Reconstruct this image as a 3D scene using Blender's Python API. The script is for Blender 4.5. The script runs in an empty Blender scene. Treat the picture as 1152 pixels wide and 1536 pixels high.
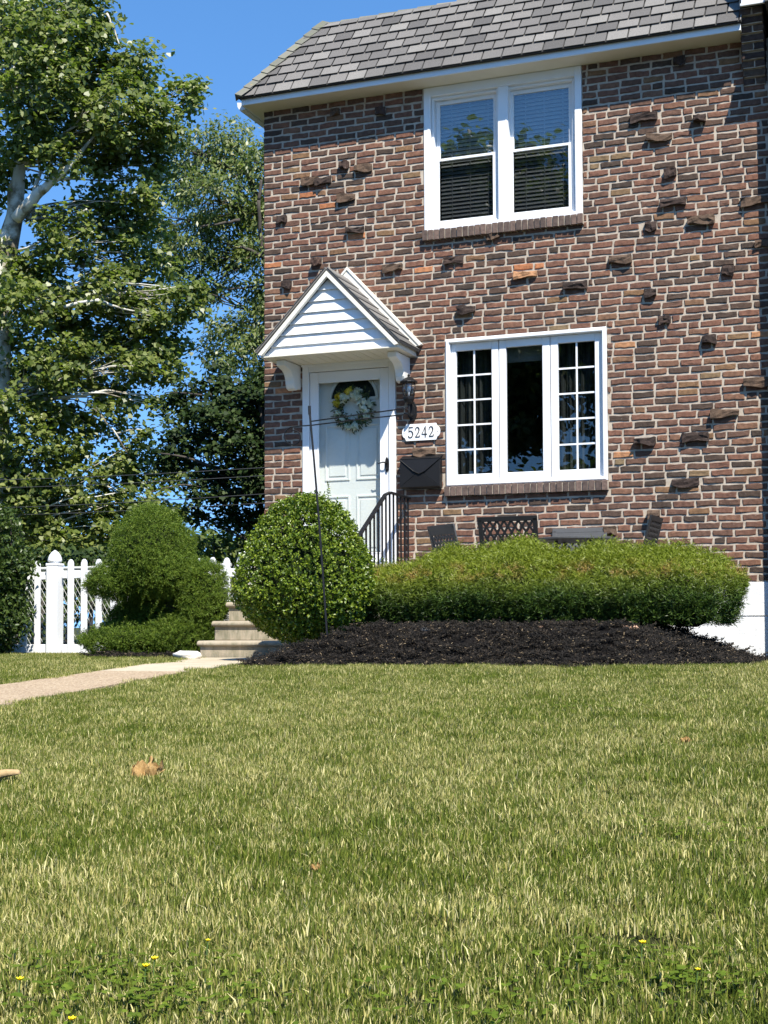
import bpy, bmesh, math, random
import numpy as np
from mathutils import Vector, Matrix, noise as mnoise
random.seed(7); RNG = np.random.default_rng(11)
S = bpy.context.scene
COL = S.collection
R = math.radians

# ------------------------------------------------------------------ camera (solved from the brick courses)
F, CX, CY = 2130.0, 576.0, 860.0
yaw, tilt, roll = R(-21.047), R(2.111), R(-0.2624)
cf = Vector((math.sin(yaw)*math.cos(tilt), math.cos(yaw)*math.cos(tilt), math.sin(tilt)))
cr0 = Vector((math.cos(yaw), -math.sin(yaw), 0)); cu0 = cr0.cross(cf)
cr = cr0*math.cos(roll) + cu0*math.sin(roll); cu = cu0*math.cos(roll) - cr0*math.sin(roll)
CAM = Vector((7.0505, -14.5545, 0.40))
cam = bpy.data.cameras.new('camera'); camo = bpy.data.objects.new('camera', cam); COL.objects.link(camo)
camo.matrix_world = Matrix(((cr.x, cu.x, -cf.x, CAM.x), (cr.y, cu.y, -cf.y, CAM.y), (cr.z, cu.z, -cf.z, CAM.z), (0, 0, 0, 1)))
cam.sensor_fit = 'VERTICAL'; cam.sensor_height = 36.0; cam.lens = F/1536*36; cam.shift_y = 92/1536
cam.clip_start = 0.1; cam.clip_end = 1000
S.camera = camo
def ray(px, py): return cf + cr*((px-CX)/F) - cu*((py-CY)/F)
def onY(px, py, Y):
    d = ray(px, py); return CAM + d*((Y-CAM.y)/d.y)
def atd(px, py, D): return CAM + ray(px, py)*D
def ground(x, y):
    z = .07 if y > -4.1 else .07 + .052*(y+4.1)
    if y < -4.1: z += .01*math.sin(x*1.3+y*.7)*min(1, (-4.1-y)/2)
    if y < -13.2: z -= .12*(-13.2-y) if y > -17 else .12*3.8
    return z
def ong(px, py, dz=0.0):
    d = ray(px, py); t = 1.5
    while t < 60:
        p = CAM + d*t
        if p.z <= ground(p.x, p.y)+dz: return p
        t += .01
    return CAM + d*20

# ------------------------------------------------------------------ light
SUN = Vector((.80, -1.0, 1.60)).normalized()
elev = math.asin(SUN.z); azim = math.atan2(SUN.x, SUN.y)
W = bpy.data.worlds.new('World'); S.world = W; W.use_nodes = True
nt = W.node_tree; bg = nt.nodes['Background']
sk = nt.nodes.new('ShaderNodeTexSky'); sk.sky_type = 'NISHITA'; sk.sun_disc = False
sk.sun_elevation = elev; sk.sun_rotation = azim; sk.air_density = 1.0; sk.dust_density = 0.0; sk.ozone_density = 1.6; sk.altitude = 1200
hs = nt.nodes.new('ShaderNodeHueSaturation'); hs.inputs['Saturation'].default_value = 1.24
tcw = nt.nodes.new('ShaderNodeTexCoord'); mpw = nt.nodes.new('ShaderNodeMapping'); mpw.inputs['Scale'].default_value = (1, 1, .75); mpw.inputs['Location'].default_value = (0, 0, .20)
nrm = nt.nodes.new('ShaderNodeVectorMath'); nrm.operation = 'NORMALIZE'
nt.links.new(tcw.outputs['Generated'], mpw.inputs[0]); nt.links.new(mpw.outputs[0], nrm.inputs[0]); nt.links.new(nrm.outputs[0], sk.inputs[0])
nt.links.new(sk.outputs[0], hs.inputs['Color']); nt.links.new(hs.outputs[0], bg.inputs[0]); bg.inputs[1].default_value = .15
sl = bpy.data.lights.new('sun', 'SUN'); sl.energy = 5.0; sl.angle = R(.5); sl.color = (1, .945, .84)
so = bpy.data.objects.new('sun', sl); COL.objects.link(so)
so.rotation_euler = SUN.to_track_quat('Z', 'Y').to_euler()
S.view_settings.view_transform = 'Standard'; S.view_settings.look = 'None'; S.view_settings.exposure = 0.84; S.view_settings.gamma = 1
S.cycles.max_bounces = 8; S.cycles.transparent_max_bounces = 16

# ------------------------------------------------------------------ materials
class NT:
    def __init__(s, name, rough=.6, spec=.5):
        s.m = bpy.data.materials.new(name); s.m.use_nodes = True; s.t = s.m.node_tree
        s.b = s.t.nodes['Principled BSDF']; s.out = s.t.nodes['Material Output']
        s.b.inputs['Roughness'].default_value = rough
        s.b.inputs['Specular IOR Level'].default_value = spec
    def n(s, typ, **kw):
        k = s.t.nodes.new(typ)
        for a, v in kw.items(): setattr(k, a, v)
        return k
    def l(s, a, b): s.t.links.new(a, b)
    def coord(s, which='Object'): return s.n('ShaderNodeTexCoord').outputs[which]
    def noise(s, scale, detail=4, rough=.55, co=None, stretch=None):
        k = s.n('ShaderNodeTexNoise'); k.inputs['Scale'].default_value = scale
        k.inputs['Detail'].default_value = detail; k.inputs['Roughness'].default_value = rough
        c = co or s.coord()
        if stretch:
            mp = s.n('ShaderNodeMapping'); mp.inputs['Scale'].default_value = stretch; s.l(c, mp.inputs[0]); c = mp.outputs[0]
        s.l(c, k.inputs['Vector']); return k.outputs['Fac']
    def ramp(s, fac, stops, interp='LINEAR'):
        k = s.n('ShaderNodeValToRGB'); r = k.color_ramp; r.interpolation = interp
        while len(r.elements) < len(stops): r.elements.new(.5)
        for e, (p, c) in zip(r.elements, stops):
            e.position = p; e.color = (*c, 1) if len(c) == 3 else c
        s.l(fac, k.inputs[0]); return k.outputs[0]
    def mix(s, fac, a, b, mode='MIX'):
        k = s.n('ShaderNodeMix'); k.data_type = 'RGBA'; k.blend_type = mode
        for sock, v in ((k.inputs[0], fac), (k.inputs[6], a), (k.inputs[7], b)):
            if isinstance(v, (int, float)): sock.default_value = v
            elif isinstance(v, tuple): sock.default_value = (*v, 1)
            else: s.l(v, sock)
        return k.outputs[2]
    def math(s, op, a, b=0.0):
        k = s.n('ShaderNodeMath', operation=op)
        for sock, v in ((k.inputs[0], a), (k.inputs[1], b)):
            if isinstance(v, (int, float)): sock.default_value = v
            else: s.l(v, sock)
        return k.outputs[0]
    def base(s, c):
        if isinstance(c, tuple): s.b.inputs['Base Color'].default_value = (*c, 1)
        else: s.l(c, s.b.inputs['Base Color'])
        return s
    def bump(s, h, strength=.3, dist=.01):
        k = s.n('ShaderNodeBump'); k.inputs['Strength'].default_value = strength; k.inputs['Distance'].default_value = dist
        s.l(h, k.inputs['Height']); s.l(k.outputs[0], s.b.inputs['Normal']); return s
    def island(s): return s.n('ShaderNodeNewGeometry').outputs['Random Per Island']

def simple(name, c, rough=.5, var=.12, scale=6, bump=0.0, spec=.5, bscale=60):
    m = NT(name, rough, spec)
    f = m.noise(scale, 5)
    m.base(m.mix(f, tuple(x*(1-var) for x in c), tuple(min(1, x*(1+var)) for x in c)))
    if bump: m.bump(m.noise(bscale, 4), bump, .004)
    return m.m

def leaf_mat(name, stops, trans=.35, rough=.45, spec=.4, zgrad=None, patch=None):
    m = NT(name, rough, spec)
    c = m.ramp(m.island(), stops)
    if zgrad:           # second colour blended in above a height (object space)
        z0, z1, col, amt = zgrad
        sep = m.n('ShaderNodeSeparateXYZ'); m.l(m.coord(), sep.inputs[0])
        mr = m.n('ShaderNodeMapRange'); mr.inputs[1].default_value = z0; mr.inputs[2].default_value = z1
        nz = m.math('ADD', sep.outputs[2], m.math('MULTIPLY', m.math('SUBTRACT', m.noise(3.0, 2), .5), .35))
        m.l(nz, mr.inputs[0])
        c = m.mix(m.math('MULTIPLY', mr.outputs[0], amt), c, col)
    if patch:
        sc, lo, hi, col, zlo, zhi = patch
        mr = m.n('ShaderNodeMapRange'); mr.inputs[1].default_value = lo; mr.inputs[2].default_value = hi
        m.l(m.noise(sc, 3), mr.inputs[0])
        sep = m.n('ShaderNodeSeparateXYZ'); m.l(m.coord(), sep.inputs[0])
        a = m.n('ShaderNodeMapRange'); a.inputs[1].default_value = zlo; a.inputs[2].default_value = zlo+.08; m.l(sep.outputs[2], a.inputs[0])
        b = m.n('ShaderNodeMapRange'); b.inputs[1].default_value = zhi+.08; b.inputs[2].default_value = zhi; m.l(sep.outputs[2], b.inputs[0])
        k = m.math('MULTIPLY', m.math('MULTIPLY', mr.outputs[0], a.outputs[0]), b.outputs[0])
        c = m.mix(k, c, col)
    m.base(c)
    tr = m.n('ShaderNodeBsdfTranslucent'); m.l(m.mix(1.0, c, (1.0, 1.25, .5), 'MULTIPLY'), tr.inputs[0])
    mx = m.n('ShaderNodeMixShader'); mx.inputs[0].default_value = trans
    m.l(m.b.outputs[0], mx.inputs[1]); m.l(tr.outputs[0], mx.inputs[2]); m.l(mx.outputs[0], m.out.inputs[0])
    return m.m

def brick_mat(name, stops, bump=.6):
    m = NT(name, .9, .25)
    c = m.ramp(m.island(), stops, 'LINEAR')
    f = m.noise(26, 6, .65, co=m.coord())
    c = m.mix(m.ramp(f, [(.3, (.0, .0, .0)), (.75, (1, 1, 1))]), m.mix(1.0, c, (.62, .60, .60), 'MULTIPLY'), m.mix(1.0, c, (1.35, 1.3, 1.25), 'MULTIPLY'))
    spots = m.ramp(m.noise(75, 3, .6), [(.66, (0, 0, 0)), (.72, (1, 1, 1))])
    c = m.mix(m.math('MULTIPLY', spots, .35), c, (.42, .36, .30))
    m.base(c)
    m.bump(m.noise(55, 6, .7), bump, .006)
    return m.m

MAT = {}
MAT['brick'] = brick_mat('brick', [(0, (.058, .043, .034)), (.12, (.092, .060, .045)), (.32, (.130, .074, .053)), (.6, (.152, .080, .057)), (.82, (.186, .093, .063)), (.96, (.19, .106, .068)), (.99, (.20, .118, .062)), (1, (.19, .14, .08))])
MAT['brick_orange'] = brick_mat('brick_orange', [(0, (.34, .14, .065)), (.5, (.42, .18, .085)), (1, (.38, .21, .11))])
MAT['brick_dark'] = brick_mat('brick_dark', [(0, (.040, .029, .025)), (.6, (.078, .050, .040)), (1, (.11, .075, .052))], .9)
MAT['brick_sill'] = brick_mat('brick_sill', [(0, (.085, .065, .058)), (.6, (.13, .095, .08)), (1, (.17, .12, .10))])
def mortar():
    m = NT('mortar', .95, .2)
    f = m.noise(9, 6, .65)
    m.base(m.ramp(f, [(.3, (.32, .27, .215)), (.55, (.45, .385, .31)), (.8, (.54, .47, .385))]))
    m.bump(m.noise(90, 5, .7), .5, .006); return m.m
MAT['mortar'] = mortar()
def side_brick():
    m = NT('side_brick', .9, .25)
    b = m.n('ShaderNodeTexBrick'); b.inputs['Scale'].default_value = 1; b.inputs['Brick Width'].default_value = .2286; b.inputs['Row Height'].default_value = .0762
    b.inputs['Mortar Size'].default_value = .009; b.inputs['Color1'].default_value = (.09, .06, .055, 1); b.inputs['Color2'].default_value = (.16, .085, .07, 1); b.inputs['Mortar'].default_value = (.42, .37, .31, 1)
    mp = m.n('ShaderNodeMapping'); mp.inputs['Rotation'].default_value = (R(90), 0, R(90)); sep = m.n('ShaderNodeSeparateXYZ'); cmb = m.n('ShaderNodeCombineXYZ')
    m.l(m.coord(), sep.inputs[0]); m.l(m.math('ADD', sep.outputs[0], sep.outputs[1]), cmb.inputs[0]); m.l(sep.outputs[2], cmb.inputs[1]); m.l(cmb.outputs[0], b.inputs[0])
    m.base(b.outputs[0]); m.bump(b.outputs[1], -.5, .008); return m.m
MAT['side_brick'] = side_brick()
def stucco():
    m = NT('stucco', .85, .3)
    m.base(m.ramp(m.noise(5, 6, .6), [(.3, (.66, .67, .69)), (.7, (.80, .80, .80))]))
    m.bump(m.noise(22, 6, .65), .6, .01); return m.m
MAT['stucco'] = stucco()
MAT['white'] = simple('white_vinyl', (.78, .79, .80), .42, .07, 2.2)
MAT['white_paint'] = simple('white_paint', (.76, .75, .71), .5, .06, 4)
MAT['soffit'] = simple('soffit_cream', (.70, .66, .55), .6, .05, 4)
MAT['fascia'] = simple('fascia_white', (.74, .76, .78), .4, .06, 2)
MAT['cream_trim'] = simple('cream_trim', (.74, .71, .62), .5, .06, 4)
def shingle():
    m = NT('shingle', .95, .2)
    c = m.ramp(m.island(), [(0, (.092, .088, .086)), (.35, (.142, .135, .129)), (.75, (.175, .166, .157)), (1, (.22, .21, .197))])
    g = m.noise(260, 3, .8)
    c = m.mix(m.ramp(g, [(.35, (0, 0, 0)), (.65, (1, 1, 1))]), m.mix(1.0, c, (.6, .6, .6), 'MULTIPLY'), m.mix(1.0, c, (1.4, 1.38, 1.35), 'MULTIPLY'))
    streak = m.ramp(m.noise(1.6, 5, .6, stretch=(1, .3, .3)), [(.5, (0, 0, 0)), (.75, (1, 1, 1))])
    c = m.mix(m.math('MULTIPLY', streak, .35), c, (.10, .10, .09))
    m.base(c); m.bump(g, .5, .004); return m.m
MAT['shingle'] = shingle()
def capmat():
    m = NT('shingle_cap', .95, .2)
    c = m.ramp(m.island(), [(0, (.14, .14, .115)), (.5, (.175, .17, .14)), (1, (.21, .20, .165))])
    l = m.ramp(m.noise(14, 5, .7), [(.52, (0, 0, 0)), (.66, (1, 1, 1))])
    c = m.mix(m.math('MULTIPLY', l, .6), c, (.16, .18, .09))
    l2 = m.ramp(m.noise(19, 4, .7), [(.64, (0, 0, 0)), (.70, (1, 1, 1))])
    c = m.mix(m.math('MULTIPLY', l2, .55), c, (.40, .27, .10))
    m.base(c); m.bump(m.noise(240, 3), .5, .004); return m.m
MAT['shingle_cap'] = capmat()
MAT['roof_dark'] = simple('roof_underlay', (.035, .035, .035), .95, .2, 8)
MAT['black'] = simple('black_iron', (.010, .010, .011), .45, .3, 12, spec=.3)
MAT['black_matte'] = simple('black_cast_metal', (.012, .012, .013), .6, .3, 12)
MAT['bronze'] = simple('weathered_metal', (.065, .065, .066), .55, .2, 12)
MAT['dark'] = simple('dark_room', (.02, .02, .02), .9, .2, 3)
MAT['blind'] = simple('blind_slats', (.36, .37, .38), .5, .1, 3)
MAT['screen_frame'] = simple('screen_grey', (.45, .46, .46), .5, .05, 3)
def curtain():
    m = NT('curtain', .9, .2)
    f = m.noise(9, 3, .5, stretch=(6, 1, .15))
    m.base(m.ramp(f, [(.35, (.03, .03, .032)), (.75, (.16, .16, .165))])); return m.m
MAT['curtain'] = curtain()
def glass(name, ior=1.5, tint=(.92, .95, .94), boost=0.0, rough=0.0, wav=0.0):
    m = NT(name); t = m.t
    g = m.n('ShaderNodeBsdfGlossy'); g.inputs['Roughness'].default_value = rough
    tr = m.n('ShaderNodeBsdfTransparent'); tr.inputs[0].default_value = (*tint, 1)
    lwt = m.n('ShaderNodeLayerWeight'); lwt.inputs[0].default_value = .5; f0 = ((ior-1)/(ior+1))**2*1.8
    fres = m.math('ADD', f0, m.math('MULTIPLY', m.math('POWER', lwt.outputs['Facing'], 5.0), 1-f0))
    if wav:
        k = m.n('ShaderNodeBump'); k.inputs['Strength'].default_value = wav; k.inputs['Distance'].default_value = .01
        m.l(m.noise(2.5, 2), k.inputs['Height']); m.l(k.outputs[0], g.inputs['Normal'])
    mx = m.n('ShaderNodeMixShader'); m.l(m.math('ADD', fres, boost), mx.inputs[0])
    m.l(tr.outputs[0], mx.inputs[1]); m.l(g.outputs[0], mx.inputs[2]); m.l(mx.outputs[0], m.out.inputs[0])
    return m.m
MAT['glass'] = glass('window_glass', 1.55, (.70, .73, .72), .0, wav=.05)
MAT['glass_up'] = glass('window_glass_upper', 1.6, (.86, .88, .88), .04, wav=.05)
MAT['glass_screen'] = glass('screened_glass', 1.45, (.58, .59, .59), 0.0)
MAT['glass_door'] = glass('storm_door_glass', 1.4, (.96, .98, .98), .0, wav=.04)
MAT['glass_lamp'] = glass('lamp_glass', 1.5, (.95, .95, .95), .03)
def concrete(name, a, b, sc=4, bump=.4, bs=120, agg=0):
    m = NT(name, .9, .25)
    c = m.ramp(m.noise(sc, 8, .65), [(.3, a), (.7, b)])
    if agg:
        v = m.n('ShaderNodeTexVoronoi'); v.inputs['Scale'].default_value = agg; m.l(m.coord(), v.inputs['Vector'])
        vc = m.ramp(m.n('ShaderNodeSeparateColor').outputs[0], [(0, (0, 0, 0)), (1, (1, 1, 1))]) if False else None
        sp = m.n('ShaderNodeSeparateColor'); m.l(v.outputs['Color'], sp.inputs[0])
        c = m.mix(.6, c, m.ramp(sp.outputs[0], [(0, (.15, .10, .06)), (.5, (.36, .26, .16)), (1, (.54, .44, .30))]))
        m.bump(v.outputs['Distance'], .6, .006)
    else: m.bump(m.noise(bs, 5, .7), bump, .004)
    m.base(c); return m.m
def stepmat():
    m = NT('step_concrete', .9, .25)
    c = m.ramp(m.noise(4, 8, .65), [(.3, (.30, .25, .18)), (.7, (.44, .38, .29))])
    geo = m.n('ShaderNodeNewGeometry'); sep = m.n('ShaderNodeSeparateXYZ'); m.l(geo.outputs['Normal'], sep.inputs[0])
    st = m.ramp(m.noise(5, 6, .7, stretch=(3, 1, .5)), [(.42, (0, 0, 0)), (.62, (1, 1, 1))])
    side = m.math('SUBTRACT', 1.0, m.math('ABSOLUTE', sep.outputs[2]))     # algae and rain stains on the risers only
    c = m.mix(m.math('MULTIPLY', m.math('MULTIPLY', st, side), .7), c, (.15, .15, .095))
    m.base(c); m.bump(m.noise(110, 5, .7), .5, .005); return m.m
MAT['step'] = stepmat()
MAT['walk_pale'] = concrete('walk_concrete', (.40, .33, .23), (.54, .46, .34), 3)
MAT['walk_agg'] = concrete('walk_aggregate', (.34, .25, .17), (.46, .36, .25), 3, agg=90)
MAT['patio'] = concrete('patio_concrete', (.28, .26, .23), (.40, .37, .33))
def soil():
    m = NT('lawn_soil', 1, .1)
    m.base(m.ramp(m.noise(7, 8, .7), [(.3, (.035, .045, .016)), (.6, (.065, .07, .025)), (.8, (.13, .11, .05))]))
    m.bump(m.noise(60, 6, .7), 1, .02); return m.m
MAT['soil'] = soil()
def mulchm():
    m = NT('mulch', .9, .12)
    m.base(m.ramp(m.noise(45, 6, .8), [(.35, (.006, .005, .005)), (.7, (.022, .019, .017))]))
    m.bump(m.noise(60, 6, .8), 1, .03); return m.m
MAT['mulch'] = mulchm()
def chipm():
    m = NT('mulch_chip', .8, .15)
    m.base(m.ramp(m.island(), [(0, (.007, .0065, .006)), (.6, (.020, .018, .0155)), (.88, (.042, .035, .029)), (.955, (.07, .052, .036)), (.98, (.26, .19, .11)), (1, (.36, .28, .18))])); return m.m
MAT['chip'] = chipm()
MAT['bark'] = simple('dark_bark', (.06, .05, .04), .9, .35, 5, .8)
def sycbark():
    m = NT('sycamore_bark', .75, .3)
    f = m.noise(2.6, 5, .6)
    m.base(m.ramp(f, [(.36, (.13, .11, .08)), (.44, (.30, .27, .21)), (.52, (.58, .56, .50)), (.8, (.70, .68, .62))]))
    return m.m
MAT['sycbark'] = sycbark()
MAT['syc_leaf'] = leaf_mat('sycamore_leaf', [(0, (.075, .108, .022)), (.4, (.140, .180, .038)), (.8, (.21, .245, .062)), (1, (.31, .33, .11))], .42, .40, .5)
MAT['ash_leaf'] = leaf_mat('ash_leaf', [(0, (.072, .108, .028)), (.5, (.140, .180, .050)), (.85, (.205, .24, .075)), (1, (.30, .30, .12))], .42, .40, .5)
MAT['maple_leaf'] = leaf_mat('maple_leaf', [(0, (.014, .028, .008)), (.7, (.030, .054, .013)), (1, (.06, .09, .022))], .2, .55, .2)  # very dark greens; the tree's deep shade is put into the leaf colour
MAT['back_leaf'] = leaf_mat('shrub_leaf', [(0, (.045, .072, .014)), (.6, (.09, .125, .026)), (1, (.16, .19, .045))], .4)
MAT['box_leaf'] = leaf_mat('boxwood_leaf', [(0, (.06, .105, .010)), (.5, (.125, .185, .016)), (.85, (.20, .265, .022)), (1, (.29, .34, .04))], .25, .38, .5)
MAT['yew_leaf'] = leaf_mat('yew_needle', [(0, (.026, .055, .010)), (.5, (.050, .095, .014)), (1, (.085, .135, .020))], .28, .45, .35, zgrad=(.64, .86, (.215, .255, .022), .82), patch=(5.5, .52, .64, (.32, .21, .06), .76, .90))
MAT['jun_leaf'] = leaf_mat('juniper_needle', [(0, (.045, .082, .010)), (.5, (.100, .160, .018)), (1, (.18, .235, .032))], .3, .55, .2)
MAT['ivy_leaf'] = leaf_mat('climber_leaf', [(0, (.035, .062, .014)), (.6, (.065, .105, .022)), (1, (.12, .165, .04))], .3, .4, .45)
MAT['core'] = simple('core_shade', (.012, .019, .006), 1, .3, 8, spec=.1)  # solid dark filler inside the shrubs; its colour stands in for interior shade
def grassm():
    m = NT('grass_blade', .6, .12)
    oi = m.n('ShaderNodeObjectInfo'); geo = m.n('ShaderNodeNewGeometry')
    pn = m.n('ShaderNodeTexNoise'); pn.inputs['Scale'].default_value = .9; pn.inputs['Detail'].default_value = 5; pn.inputs['Roughness'].default_value = .65
    m.l(geo.outputs['Position'], pn.inputs['Vector'])
    pn2 = m.n('ShaderNodeTexNoise'); pn2.inputs['Scale'].default_value = 5.0; pn2.inputs['Detail'].default_value = 3
    m.l(geo.outputs['Position'], pn2.inputs['Vector'])
    patch = m.math('ADD', m.math('MULTIPLY', m.math('SUBTRACT', pn.outputs[0], .5), 1.35), m.math('MULTIPLY', m.math('SUBTRACT', pn2.outputs[0], .5), .9))
    isl = geo.outputs['Random Per Island']
    green = m.ramp(isl, [(0, (.022, .044, .004)), (.35, (.070, .108, .011)), (.75, (.115, .150, .018)), (1, (.22, .245, .04))])
    straw = m.ramp(isl, [(0, (.34, .31, .09)), (.35, (.78, .70, .36)), (.7, (.55, .50, .18)), (1, (.26, .22, .06))])
    h = m.math('FRACT', m.math('MULTIPLY', isl, 37.7))
    dry = m.math('LESS_THAN', h, m.math('ADD', .27, m.math('MULTIPLY', patch, .80)))
    c = m.mix(dry, green, straw)
    c = m.mix(m.math('MULTIPLY', m.math('ADD', patch, .35), .35), c, (.20, .20, .06))
    m.base(c)
    tr = m.n('ShaderNodeBsdfTranslucent'); m.l(c, tr.inputs[0])
    mx = m.n('ShaderNodeMixShader'); mx.inputs[0].default_value = .14
    m.l(m.b.outputs[0], mx.inputs[1]); m.l(tr.outputs[0], mx.inputs[2]); m.l(mx.outputs[0], m.out.inputs[0]); return m.m
MAT['grass'] = grassm()
MAT['asphalt'] = simple('asphalt', (.05, .05, .05), .9, .2, 8, .4)
def dryleaf():
    m = NT('dry_leaf', .8, .15); c = m.ramp(m.noise(34, 5, .65), [(.3, (.20, .105, .035)), (.5, (.42, .26, .10)), (.72, (.58, .41, .19))]); m.base(c); m.bump(m.noise(160, 4, .6), .6, .004)
    tr = m.n('ShaderNodeBsdfTranslucent'); m.l(c, tr.inputs[0]); mx = m.n('ShaderNodeMixShader'); mx.inputs[0].default_value = .25
    m.l(m.b.outputs[0], mx.inputs[1]); m.l(tr.outputs[0], mx.inputs[2]); m.l(mx.outputs[0], m.out.inputs[0]); return m.m
MAT['dryleaf'] = dryleaf()
MAT['wood_tan'] = simple('curled_bark', (.42, .29, .14), .85, .45, 26, .8)
MAT['peach_stone'] = simple('brick_chip', (.68, .42, .28), .9, .2, 30, .5)
MAT['white_stone'] = simple('white_stone', (.72, .69, .63), .85, .12, 12, .5)
MAT['galv'] = simple('galvanised_wire', (.50, .50, .46), .45, .1, 6)
MAT['wire'] = simple('wire_black', (.06, .06, .06), .5, .2, 3)
MAT['petal_w'] = leaf_mat('petal_cream', [(0, (.70, .68, .60)), (1, (.86, .85, .79))], .25, .7, .2)
MAT['petal_y'] = leaf_mat('petal_yellow', [(0, (.75, .55, .04)), (1, (.80, .66, .12))], .25, .7, .2)
MAT['butter'] = simple('buttercup_petal', (.85, .66, .01), .4, .05, 5)
MAT['stem'] = simple('green_stem', (.08, .14, .03), .6, .2, 8)
MAT['wreath_leaf'] = leaf_mat('wreath_leaf', [(0, (.03, .06, .02)), (.6, (.08, .11, .04)), (.9, (.20, .20, .07)), (1, (.16, .10, .06))], .2)
MAT['wreath_twig'] = simple('wreath_twig', (.10, .07, .05), .9, .3, 20)
MAT['number_black'] = simple('number_black', (.012, .012, .012), .5, .1, 5)
MAT['metal_white'] = simple('painted_metal', (.70, .71, .70), .45, .12, 4)
MAT['flash_dark'] = simple('flashing_dark', (.035, .05, .055), .5, .2, 4)
MAT['tabletop'] = simple('table_metal', (.07, .07, .07), .45, .15, 8)
MAT['house_far'] = simple('far_siding', (.62, .62, .60), .7, .06, 2)

# ------------------------------------------------------------------ mesh helpers
class MB:
    def __init__(s): s.v = []; s.f = []; s.mi = []
    def add(s, vs, fs, mi=0):
        o = len(s.v); s.v += [tuple(v) for v in vs]
        for f in fs: s.f.append([o+i for i in f]); s.mi.append(mi)
        return s
    def box(s, x0, x1, y0, y1, z0, z1, mi=0, jit=0):
        vs = [(x, y, z) for z in (z0, z1) for y in (y0, y1) for x in (x0, x1)]
        if jit: vs = [tuple(c+random.uniform(-jit, jit) for c in v) for v in vs]
        return s.add(vs, [(0, 2, 3, 1), (4, 5, 7, 6), (0, 1, 5, 4), (1, 3, 7, 5), (3, 2, 6, 7), (2, 0, 4, 6)], mi)
    def prism(s, pts, d, mi=0):
        d = Vector(d); n = len(pts); P = [Vector(p) for p in pts]
        nrm = Vector((0, 0, 0))
        for i in range(n): nrm += P[i].cross(P[(i+1) % n])
        if nrm.dot(d) > 0: P.reverse()
        vs = P + [p+d for p in P]
        fs = [tuple(range(n)), tuple(range(2*n-1, n-1, -1))] + [(i, i+n, (i+1) % n+n, (i+1) % n) for i in range(n)]
        fs = [fs[0], fs[1]] + [tuple(reversed(f)) if False else f for f in fs[2:]]
        return s.add(vs, fs, mi)
    def tube(s, pts, rad, n=8, mi=0, cap=True):
        P = [Vector(p) for p in pts]
        if not hasattr(rad, '__len__'): rad = [rad]*len(P)
        vs = []; up = None
        for i, p in enumerate(P):
            t = (P[min(i+1, len(P)-1)]-P[max(i-1, 0)]).normalized()
            if up is None: up = t.orthogonal().normalized()
            up = (up - t*up.dot(t)).normalized() if (up - t*up.dot(t)).length > 1e-6 else t.orthogonal().normalized()
            w = t.cross(up)
            for k in range(n):
                a = 2*math.pi*k/n; vs.append(p + (up*math.cos(a)+w*math.sin(a))*rad[i])
        fs = []
        for i in range(len(P)-1):
            for k in range(n):
                a, b = i*n+k, i*n+(k+1) % n; fs.append((a, b, b+n, a+n))
        if cap: fs += [tuple(range(n-1, -1, -1)), tuple(range((len(P)-1)*n, len(P)*n))]
        return s.add(vs, fs, mi)
    def lathe(s, c, prof, n=16, mi=0, sq=False):
        c = Vector(c); vs = []; m = len(prof)
        for r, z in prof:
            for k in range(n):
                a = 2*math.pi*(k+.5)/n
                q = 1.0
                if sq: q = 1/max(abs(math.cos(a)), abs(math.sin(a)))
                vs.append(c+Vector((r*q*math.cos(a), r*q*math.sin(a), z)))
        fs = [(i*n+k, i*n+(k+1) % n, (i+1)*n+(k+1) % n, (i+1)*n+k) for i in range(m-1) for k in range(n)]
        fs += [tuple(range(n-1, -1, -1)), tuple(range((m-1)*n, m*n))]
        return s.add(vs, fs, mi)
    def blob(s, c, rad, seed=0, amp=.2, n=10, m=7, mi=0, freq=1.3):
        c = Vector(c); vs = []; rad = Vector(rad)
        for i in range(m+1):
            th = math.pi*i/m
            for k in range(n):
                ph = 2*math.pi*k/n
                d = Vector((math.sin(th)*math.cos(ph), math.sin(th)*math.sin(ph), math.cos(th)))
                q = 1+amp*mnoise.noise(d*freq+Vector((seed*3.7, seed*1.3, 0)))*1.6
                vs.append(c+Vector((d.x*rad.x, d.y*rad.y, d.z*rad.z))*q)
        fs = [(i*n+k, (i+1)*n+k, (i+1)*n+(k+1) % n, i*n+(k+1) % n) for i in range(m) for k in range(n)]
        return s.add(vs, fs, mi)
    def build(s, name, mats, parent=None, smooth=False, bevel=0.0):
        if not isinstance(mats, (list, tuple)): mats = [mats]
        me = bpy.data.meshes.new(name); me.from_pydata(s.v, [], s.f)
        for m in mats: me.materials.append(m)
        if any(s.mi): me.polygons.foreach_set('material_index', s.mi)
        if smooth: me.polygons.foreach_set('use_smooth', [True]*len(s.f))
        me.update()
        o = bpy.data.objects.new(name, me); COL.objects.link(o)
        if parent is not None: par(o, parent)
        if bevel:
            b = o.modifiers.new('bevel', 'BEVEL'); b.width = bevel; b.segments = 2; b.limit_method = 'ANGLE'; b.angle_limit = R(40)
        return o
def par(o, p):
    o.parent = p
    if p.parent is None: o.matrix_parent_inverse = Matrix.Translation(-Vector(p.location))   # parts keep world coordinates
def thing(name, label, cat, loc=(0, 0, 0), group=None):
    o = bpy.data.objects.new(name, None); COL.objects.link(o); o.location = loc; o.empty_display_size = .1
    o['label'] = label; o['category'] = cat
    if group: o['group'] = group
    return o
def tag(o, label, cat, group=None):
    o['label'] = label; o['category'] = cat
    if group: o['group'] = group
    return o
def kind(o, k): o['kind'] = k; return o

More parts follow.
